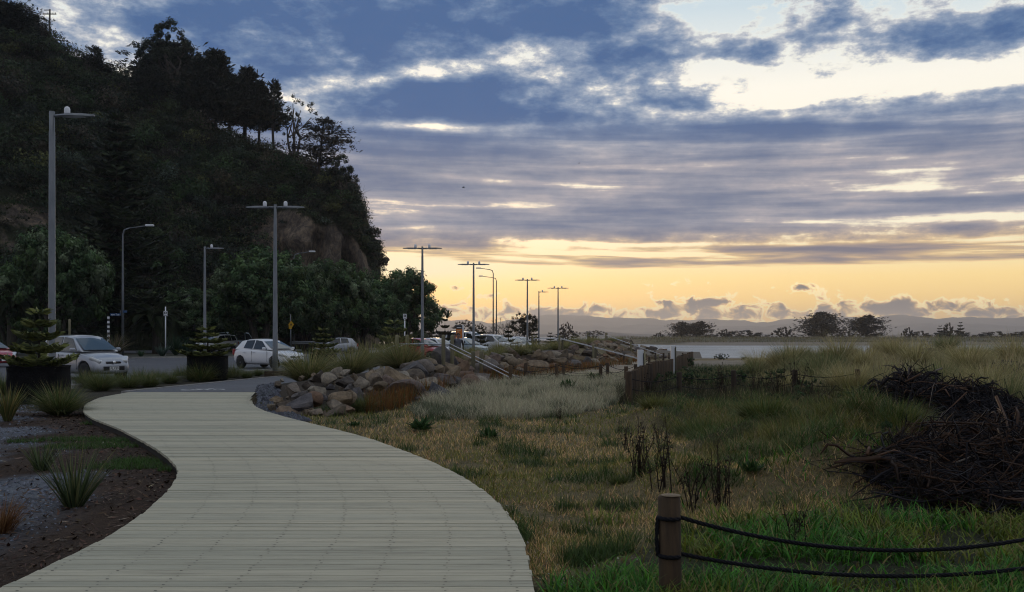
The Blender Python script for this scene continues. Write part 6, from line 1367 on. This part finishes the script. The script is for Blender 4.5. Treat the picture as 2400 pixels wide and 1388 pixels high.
def car(kind, label, paint, loc, rz, plate=None, detail=True, bull=False, rack=False, badge=True):
    S = CAR[kind]; root = thing('parked_car', label, 'van' if kind == 'van' else 'car', loc, rz, 'cars in the car park'); pm = MAT['paint_'+paint]
    ring = lambda w, zt, zb: [(-.80*w, zb), (0, zb-.01), (.80*w, zb), (.97*w, zb+.10), (w, zb+.35*(zt-zb)), (.995*w, zb+.62*(zt-zb)), (.955*w, zt-.06), (.86*w, zt), (.5*w, zt+.03), (0, zt+.04), (-.5*w, zt+.03), (-.86*w, zt), (-.955*w, zt-.06), (-.995*w, zb+.62*(zt-zb)), (-w, zb+.35*(zt-zb)), (-.97*w, zb+.10)]
    vs = []; f = []; n = 16
    for x, w, zt, zb in S['st']: vs += [(x, y, z) for y, z in ring(w, zt, zb)]
    for i in range(len(S['st'])-1): f += [[i*n+k, i*n+(k+1) % n, (i+1)*n+(k+1) % n, (i+1)*n+k] for k in range(n)]
    f += [list(range(n))[::-1], [(len(S['st'])-1)*n+k for k in range(n)]]
    mb = MB(); mb.raw(vs, f, True); o = mb.build('body', pm, root); sub = o.modifiers.new('s', 'SUBSURF'); sub.levels = sub.render_levels = 2
    cut = MB(); wx0, wx1, wr = S['wheel']
    for wx in (wx0, wx1):
        for s in (-1, 1):
            c = []; m = 20
            for yy in (S['W']/2-.26, S['W']/2+.2): c += [(wx+(wr+.055)*math.cos(2*math.pi*k/m), s*yy, wr+.01+(wr+.055)*math.sin(2*math.pi*k/m)) for k in range(m)]
            ff = [[k, (k+1) % m, m+(k+1) % m, m+k] for k in range(m)]+[list(range(m))[::-1], list(range(m, 2*m))]
            if s > 0: ff = [q[::-1] for q in ff]
            cut.raw(c, ff)
    co = cut.build('cut', MAT['black_plastic'], root); bo = o.modifiers.new('b', 'BOOLEAN'); bo.object = co; bo.operation = 'DIFFERENCE'; bo.solver = 'EXACT'
    bpy.context.view_layer.update(); me = apply_mods(o); o.modifiers.clear(); o.data = me; bpy.data.objects.remove(co)
    if len(me.materials) < 2: me.materials.append(MAT['black_plastic'])
    MB().box(((wx0+wx1)/2, 0, wr+.02), (wx0-wx1+.9, S['W']-.54, .22)).build('underside', MAT['black_plastic'], root)
    # cabin
    c = S['cab']; H, zb, wb, wr_ = c['H'], c['zb'], c['wb'], c['wr']; bx = np.linspace(c['base'][0], c['base'][1], 4); vs = []
    for i in range(4): vs += [(bx[i], -wb, zb), (bx[i], wb, zb), (c['roof'][i], wr_, H-.05-c['sag'][i]), (c['roof'][i], wr_*.5, H-.01-c['sag'][i]), (c['roof'][i], 0, H-c['sag'][i]), (c['roof'][i], -wr_*.5, H-.01-c['sag'][i]), (c['roof'][i], -wr_, H-.05-c['sag'][i])]
    f = []
    for i in range(3): f += [[i*7+k, i*7+(k+1) % 7, i*7+7+(k+1) % 7, i*7+7+k] for k in range(7)]
    f += [list(range(7))[::-1], [21+k for k in range(7)]]
    cb = MB().raw(vs, f, True); cb.build('cabin', pm, root, bevel=.05)
    ys = lambda z: wb+(wr_-wb)*(z-zb)/(H-.05-zb)+.012
    for s in (-1, 1):
        for w in S['win']:
            v = [(x, s*ys(z), z) for x, z in w]; MB().raw(v, [[0, 1, 2, 3] if s < 0 else [3, 2, 1, 0]]).build('side_window', MAT['glass_dark'], root)
    def screen(i, mat, nm, out):
        b0, r0 = Vector((bx[i], wb*.90, zb+.04)), Vector((c['roof'][i], wr_*.92, H-.07-c['sag'][i])); t0, t1 = .06, .93; d = Vector((out, 0, .012)); a, b = b0.lerp(r0, t0)+d, b0.lerp(r0, t1)+d
        v = [a, b, Vector((b.x+out*.5, 0, b.z+.02)), Vector((b.x, -b.y, b.z)), Vector((a.x, -a.y, a.z)), Vector((a.x+out*.8, 0, a.z))]; MB().raw(v, [[0, 1, 2, 3, 4, 5] if out < 0 else [5, 4, 3, 2, 1, 0]]).build(nm, mat, root)
    screen(3, MAT['windscreen'], 'windscreen', .03); screen(0, MAT['glass_dark'], 'rear_window', -.03)
    # wheels
    for wx in (wx0, wx1):
        for s in (-1, 1):
            y = s*(S['W']/2-.115); q = link('wheel', None, root, (wx, y, wr)); q.rotation_euler = (math.pi/2, 0, 0)
            MB().lathe([(wr*.62, -.09), (wr*.93, -.10), (wr, -.06), (wr, .06), (wr*.93, .10), (wr*.62, .09)], 24).build('tyre', MAT['rubber'], q)
            rim = MB(); rim.lathe([(wr*.60, -.06), (wr*.66, .0), (wr*.60, .06)], 20); 
            for k in range(7): a = k*2*math.pi/7; rim.box((wr*.36*math.cos(a), wr*.36*math.sin(a), -s*.075), (wr*.56, .05, .02), a)
            rim.lathe([(wr*.14, -.09), (wr*.14, .09)], 10); rim.build('rim', MAT['alloy'], q)
            MB().lathe([(wr*.60, -.03), (wr*.60, .03)], 16).build('brake_disc', MAT['black_plastic'], q)
    fx = S['st'][-1][0]; zt = S['st'][-4][2]; W2 = S['W']/2; hz = S['st'][-3][2]-.06
    for s in (-1, 1):
        hx, hy = S['st'][-3][0]-.02, W2*.70
        hl = MB().box((0, 0, 0), (.44, .24, .13)); o = hl.build('headlight', MAT['headlamp'], root, bevel=.05); o.location = (hx-.02, s*hy, hz+.01); o.rotation_euler = (0, math.radians(22), s*math.radians(-38))
        tl = MB().box((S['st'][1][0]+.04, s*W2*.82, S['st'][2][2]-.16), (.14, .16, .30)); tl.build('tail_light', MAT['tail_lamp'], root, bevel=.03)
        mr = MB().box((c['base'][1]-.36, s*(W2+.09), zb+.085), (.10, .20, .125)); mr.build('mirror', pm, root, bevel=.04)
        for k, dxw in enumerate(S['win'][:2]): MB().box((dxw[3][0]+.14 if k == 0 else dxw[3][0]+.16, s*(W2-.005), zb-.10), (.17, .03, .028)).build('door_handle', pm, root, bevel=.01)
        for xx in (S['win'][0][3][0]-.04, S['win'][0][0][0]+.06): MB().box((xx, s*(W2-.012), .62), (.008, .02, .52)).build('door_gap', MAT['black_plastic'], root)
    nose = MB(); nose.box((fx-.045, 0, .40), (.08, S['W']*.52, .15)); nose.build('lower_grille', MAT['black_plastic'], root, bevel=.02)
    MB().box((S['st'][-2][0]-.005, 0, S['st'][-2][2]+.02), (.10, S['W']*.36, .06), 0, 0, .3).build('grille', MAT['black_plastic'], root, bevel=.02)
    MB().lathe([(.055, 0), (.055, .02)], 16).build('emblem', MAT['chrome'], root, loc=(S['st'][-2][0]+.045, 0, S['st'][-2][2]+.03)).rotation_euler = (0, math.radians(70), 0)
    MB().box((fx+.0, 0, .395), (.025, .36, .125)).build('number_plate', MAT['plate'], root)
    if plate: t = text_part(root, plate, .13, (fx+.0145, 0, .392), 'black_print', math.pi/2)
    for s in (-1, 1): MB().lathe([(.085, 0), (.09, .03), (.05, .035)], 16).build('fog_lamp', MAT['headlamp'], root, loc=(fx-.10, s*W2*.62, .42)).rotation_euler = (0, math.pi/2, 0)
    for s in (-.25, .3): MB().box((c['base'][1]+.0, s, zb+.045), (.03, .5, .015), .06).build('wiper', MAT['black_plastic'], root)
    if bull:
        b = MB(); b.tube([(fx+.05, -.6, .45), (fx+.12, -.6, .95), (fx+.12, .6, .95), (fx+.05, .6, .45)], .04, 8); b.tube([(fx+.1, -.6, .7), (fx+.1, .6, .7)], .035, 8); b.build('bull_bar', MAT['black_plastic'], root)
    if rack: 
        for s in (-.5, .5): MB().box((-.6, s, H+.06), (2.2, .05, .05)).build('roof_rack', MAT['black_plastic'], root)
    if detail: MB().tube([(-.05 if kind != 'van' else .5, .2, H-.03), (-.5 if kind != 'van' else 0, .2, H+.32)], .006, 5).build('aerial', MAT['black_plastic'], root)
    return root
HD = math.radians(-34.5)
def park(kind, label, paint, px, d, rz=HD, **k): return car(kind, label, paint, ((px-CX)/F*d, d, 0.0), rz, **k)
park('mpv', 'silver compact people carrier parked nose to the path at the left', 'silver', 199, 36.0, plate='FLP39').scale = (1.03, 1.03, 1.09)
park('hatch', 'white five-door hatchback behind the double lamp post', 'white', 632, 47.6)
park('suv', 'white car partly behind the young pine, facing left', 'white', 508, 90, math.radians(-118))
park('van', 'pale van seen from behind on the road, roof above the hatchback', 'ice', 557, 97, math.radians(62))
park('hatch', 'red car cut off by the left edge of the picture', 'red', -32, 50)
park('hatch', 'red hatchback seen through the posts of the nearest stairs', 'red', 992, 62)
park('hatch', 'white car behind the red hatchback', 'white', 1028, 67)
park('hatch', 'ice-blue hatchback behind the information sign', 'ice', 1092, 77)
park('van', 'white van with dark windows and roof rack behind the ice-blue hatchback', 'white', 1098, 88, rack=True)
park('suv', 'white four-wheel drive with a black bull bar', 'white', 1158, 86, bull=True)
park('hatch', 'silver hatchback right of the four-wheel drive', 'silver', 1180, 92)
park('suv', 'dark car at the back of the row behind the right young pine', 'dark', 1170, 103)
park('hatch', 'cream car between the two young pines', 'cream', 1196, 98)
park('hatch', 'light blue car second from the right end of the row', 'ice', 1208, 103)
park('mpv', 'white car at the right end of the row beside the lamp', 'white', 1222, 108)
park('hatch', 'silver car in the shade under the evergreens', 'silver', 786, 84, math.radians(-160))
# ================================================================ people on the path
pmat('skin', (.30, .17, .12), .6); pmat('hair', (.02, .014, .01), .7); pmat('grey_shirt', rough=.85, build=noisy((.075, .08, .10), (.11, .115, .14), 14, bstr=.3)); pmat('dark_sleeve', (.012, .013, .018), .85); pmat('dark_trousers', (.02, .022, .03), .9); pmat('shoe', (.02, .018, .016), .6)
def person_mesh():
    J = {'pel': (0, 0, .95, .15, .115), 'bel': (0, 0, 1.10, .155, .115), 'che': (0, .01, 1.30, .185, .125), 'nec0': (0, .01, 1.46, .09, .08), 'nec': (0, 0, 1.53, .058, .06), 'hd0': (0, -.02, 1.60, .068, .08), 'hd1': (0, -.015, 1.68, .078, .098), 'hd2': (0, 0, 1.745, .055, .07)}
    E = [('pel', 'bel'), ('bel', 'che'), ('che', 'nec0'), ('nec0', 'nec'), ('nec', 'hd0'), ('hd0', 'hd1'), ('hd1', 'hd2')]
    for s, k in ((-1, 'r'), (1, 'l')):
        J.update({'sh'+k: (s*.19, .01, 1.42, .065, .07), 'el'+k: (s*.27, .05, 1.15, .045, .047), 'wr'+k: (s*.25, -.06, .92, .03, .032), 'pa'+k: (s*.245, -.09, .84, .04, .02), 'hi'+k: (s*.095, 0, .88, .098, .10), 'kn'+k: (s*.105, -.03 if s > 0 else -.10, .50, .06, .066), 'an'+k: (s*.105, .05 if s > 0 else -.02, .09, .038, .042), 'to'+k: (s*.115, -.10 if s > 0 else -.18, .035, .042, .03)})
        E += [('che', 'sh'+k), ('sh'+k, 'el'+k), ('el'+k, 'wr'+k), ('wr'+k, 'pa'+k), ('pel', 'hi'+k), ('hi'+k, 'kn'+k), ('kn'+k, 'an'+k), ('an'+k, 'to'+k)]
        for q in range(4):
            o = (q-1.5)*.02; J['f%s%d' % (k, q)] = (s*.245+s*.004, -.095+o, .79, .0095, .0095); J['g%s%d' % (k, q)] = (s*.232, -.10+o, .752-.006*abs(q-1.2), .0085, .0085); E += [('pa'+k, 'f%s%d' % (k, q)), ('f%s%d' % (k, q), 'g%s%d' % (k, q))]
        J['t'+k] = (s*.225, -.135, .83, .011, .011); J['u'+k] = (s*.215, -.15, .795, .009, .009); E += [('pa'+k, 't'+k), ('t'+k, 'u'+k)]
    names = list(J); me = bpy.data.meshes.new('body'); me.from_pydata([J[n][:3] for n in names], [(names.index(a), names.index(b)) for a, b in E], []); o = bpy.data.objects.new('tmp', me); COL.objects.link(o)
    o.modifiers.new('skin', 'SKIN'); sk = me.skin_vertices[0].data
    for i, n in enumerate(names): sk[i].radius = J[n][3:5]; sk[i].use_root = n == 'pel'
    sb = o.modifiers.new('s', 'SUBSURF'); sb.levels = sb.render_levels = 2; bpy.context.view_layer.update(); r = apply_mods(o); bpy.data.objects.remove(o)
    for m in ('skin', 'grey_shirt', 'dark_sleeve', 'dark_trousers', 'shoe'): r.materials.append(MAT[m])
    for p in r.polygons:
        c = p.center; p.use_smooth = True
        p.material_index = 0 if c.z > 1.49 or (abs(c.x) > .2 and c.z < .93) else 4 if c.z < .085 else 3 if c.z < .93 else 2 if abs(c.x) > .155 else 1
    return r
PM = person_mesh()
def person(label, px, d, rz):
    x = (px-CX)/F*d; t = thing('person', label, 'person', (x, d, .0), rz); link('body', PM, t)
    h = MB(); h.lathe([(.082, .0), (.092, .05), (.088, .10), (.06, .14), (.02, .155)], 14); o = h.build('hair', MAT['hair'], t); o.location = (0, .012, 1.645); o.scale = (.92, 1.12, .9)
    MB().box((0, -.105, 1.665), (.022, .03, .045), 0, .3).build('nose', MAT['skin'], t, bevel=.008)
    for s in (-1, 1): MB().lathe([(.011, -.006), (.011, .006)], 8).build('eye', MAT['dark_sign'], t, loc=(s*.03, -.098, 1.69)).rotation_euler = (math.pi/2, 0, 0); MB().box((s*.082, .01, 1.67), (.016, .035, .06)).build('ear', MAT['skin'], t, bevel=.006)
    MB().box((0, -.094, 1.622), (.045, .01, .008)).build('mouth', MAT['red_paint_flat'], t)
    return t
person('person in grey top with dark sleeves walking along the path', 1074, 47.5, .25); person('person whose dark-haired head shows behind the walker', 1066, 50, -.2)
# ================================================================ small things
def hut():
    b = on_hill(697, 412); d = b.y-.3; x = (697-CX)/F*d; root = thing('hut', 'small blue-grey sheet-metal hut tilted on the cliff slope', 'hut', (x, d, ZD(416, d)), .5); pmat('sheet_metal', (.16, .20, .23), .5, .3)
    MB().box((0, 0, .35), (1.1, 1.0, .75), 0, 0, .18).build('wall', MAT['sheet_metal'], root); MB().box((.03, -.05, .82), (1.25, 1.2, .05), 0, .55, .15).build('roof', MAT['sheet_metal'], root)
hut()
pmat('feather', (.12, .12, .13), .8)
def gull(px, py, d, rz, lb):
    root = thing('gull', lb, 'bird', ((px-CX)/F*d, d, ZD(py, d)), rz); MB().tube([(-.22, 0, 0), (-.1, 0, .01), (.08, 0, .02), (.2, 0, .02), (.27, 0, .01)], [.015, .055, .06, .035, .008], 8).build('body', MAT['feather'], root)
    for s in (-1, 1): MB().raw([(.08, s*.04, .03), (-.08, s*.04, .03), (.10, s*.32, .16), (-.03, s*.32, .15), (-.06, s*.62, .10)], [[0, 1, 3, 2], [2, 3, 4], [2, 3, 1, 0], [4, 3, 2]]).build('wing', MAT['feather'], root)
gull(1086, 440, 150, .3, 'dark gull gliding in front of the grey clouds, left one'); gull(1357, 383, 210, .5, 'tiny gull high over the bay, right one')
p = P(676, 879, .05); r_ = thing('sleeper', 'dark timber sleeper lying beside the path below the hatchback', 'sleeper', (p.x, p.y, 0), .1); MB().box((0, 0, .10), (1.9, .22, .22)).build('beam', MAT['post_timber'], r_, bevel=.02)
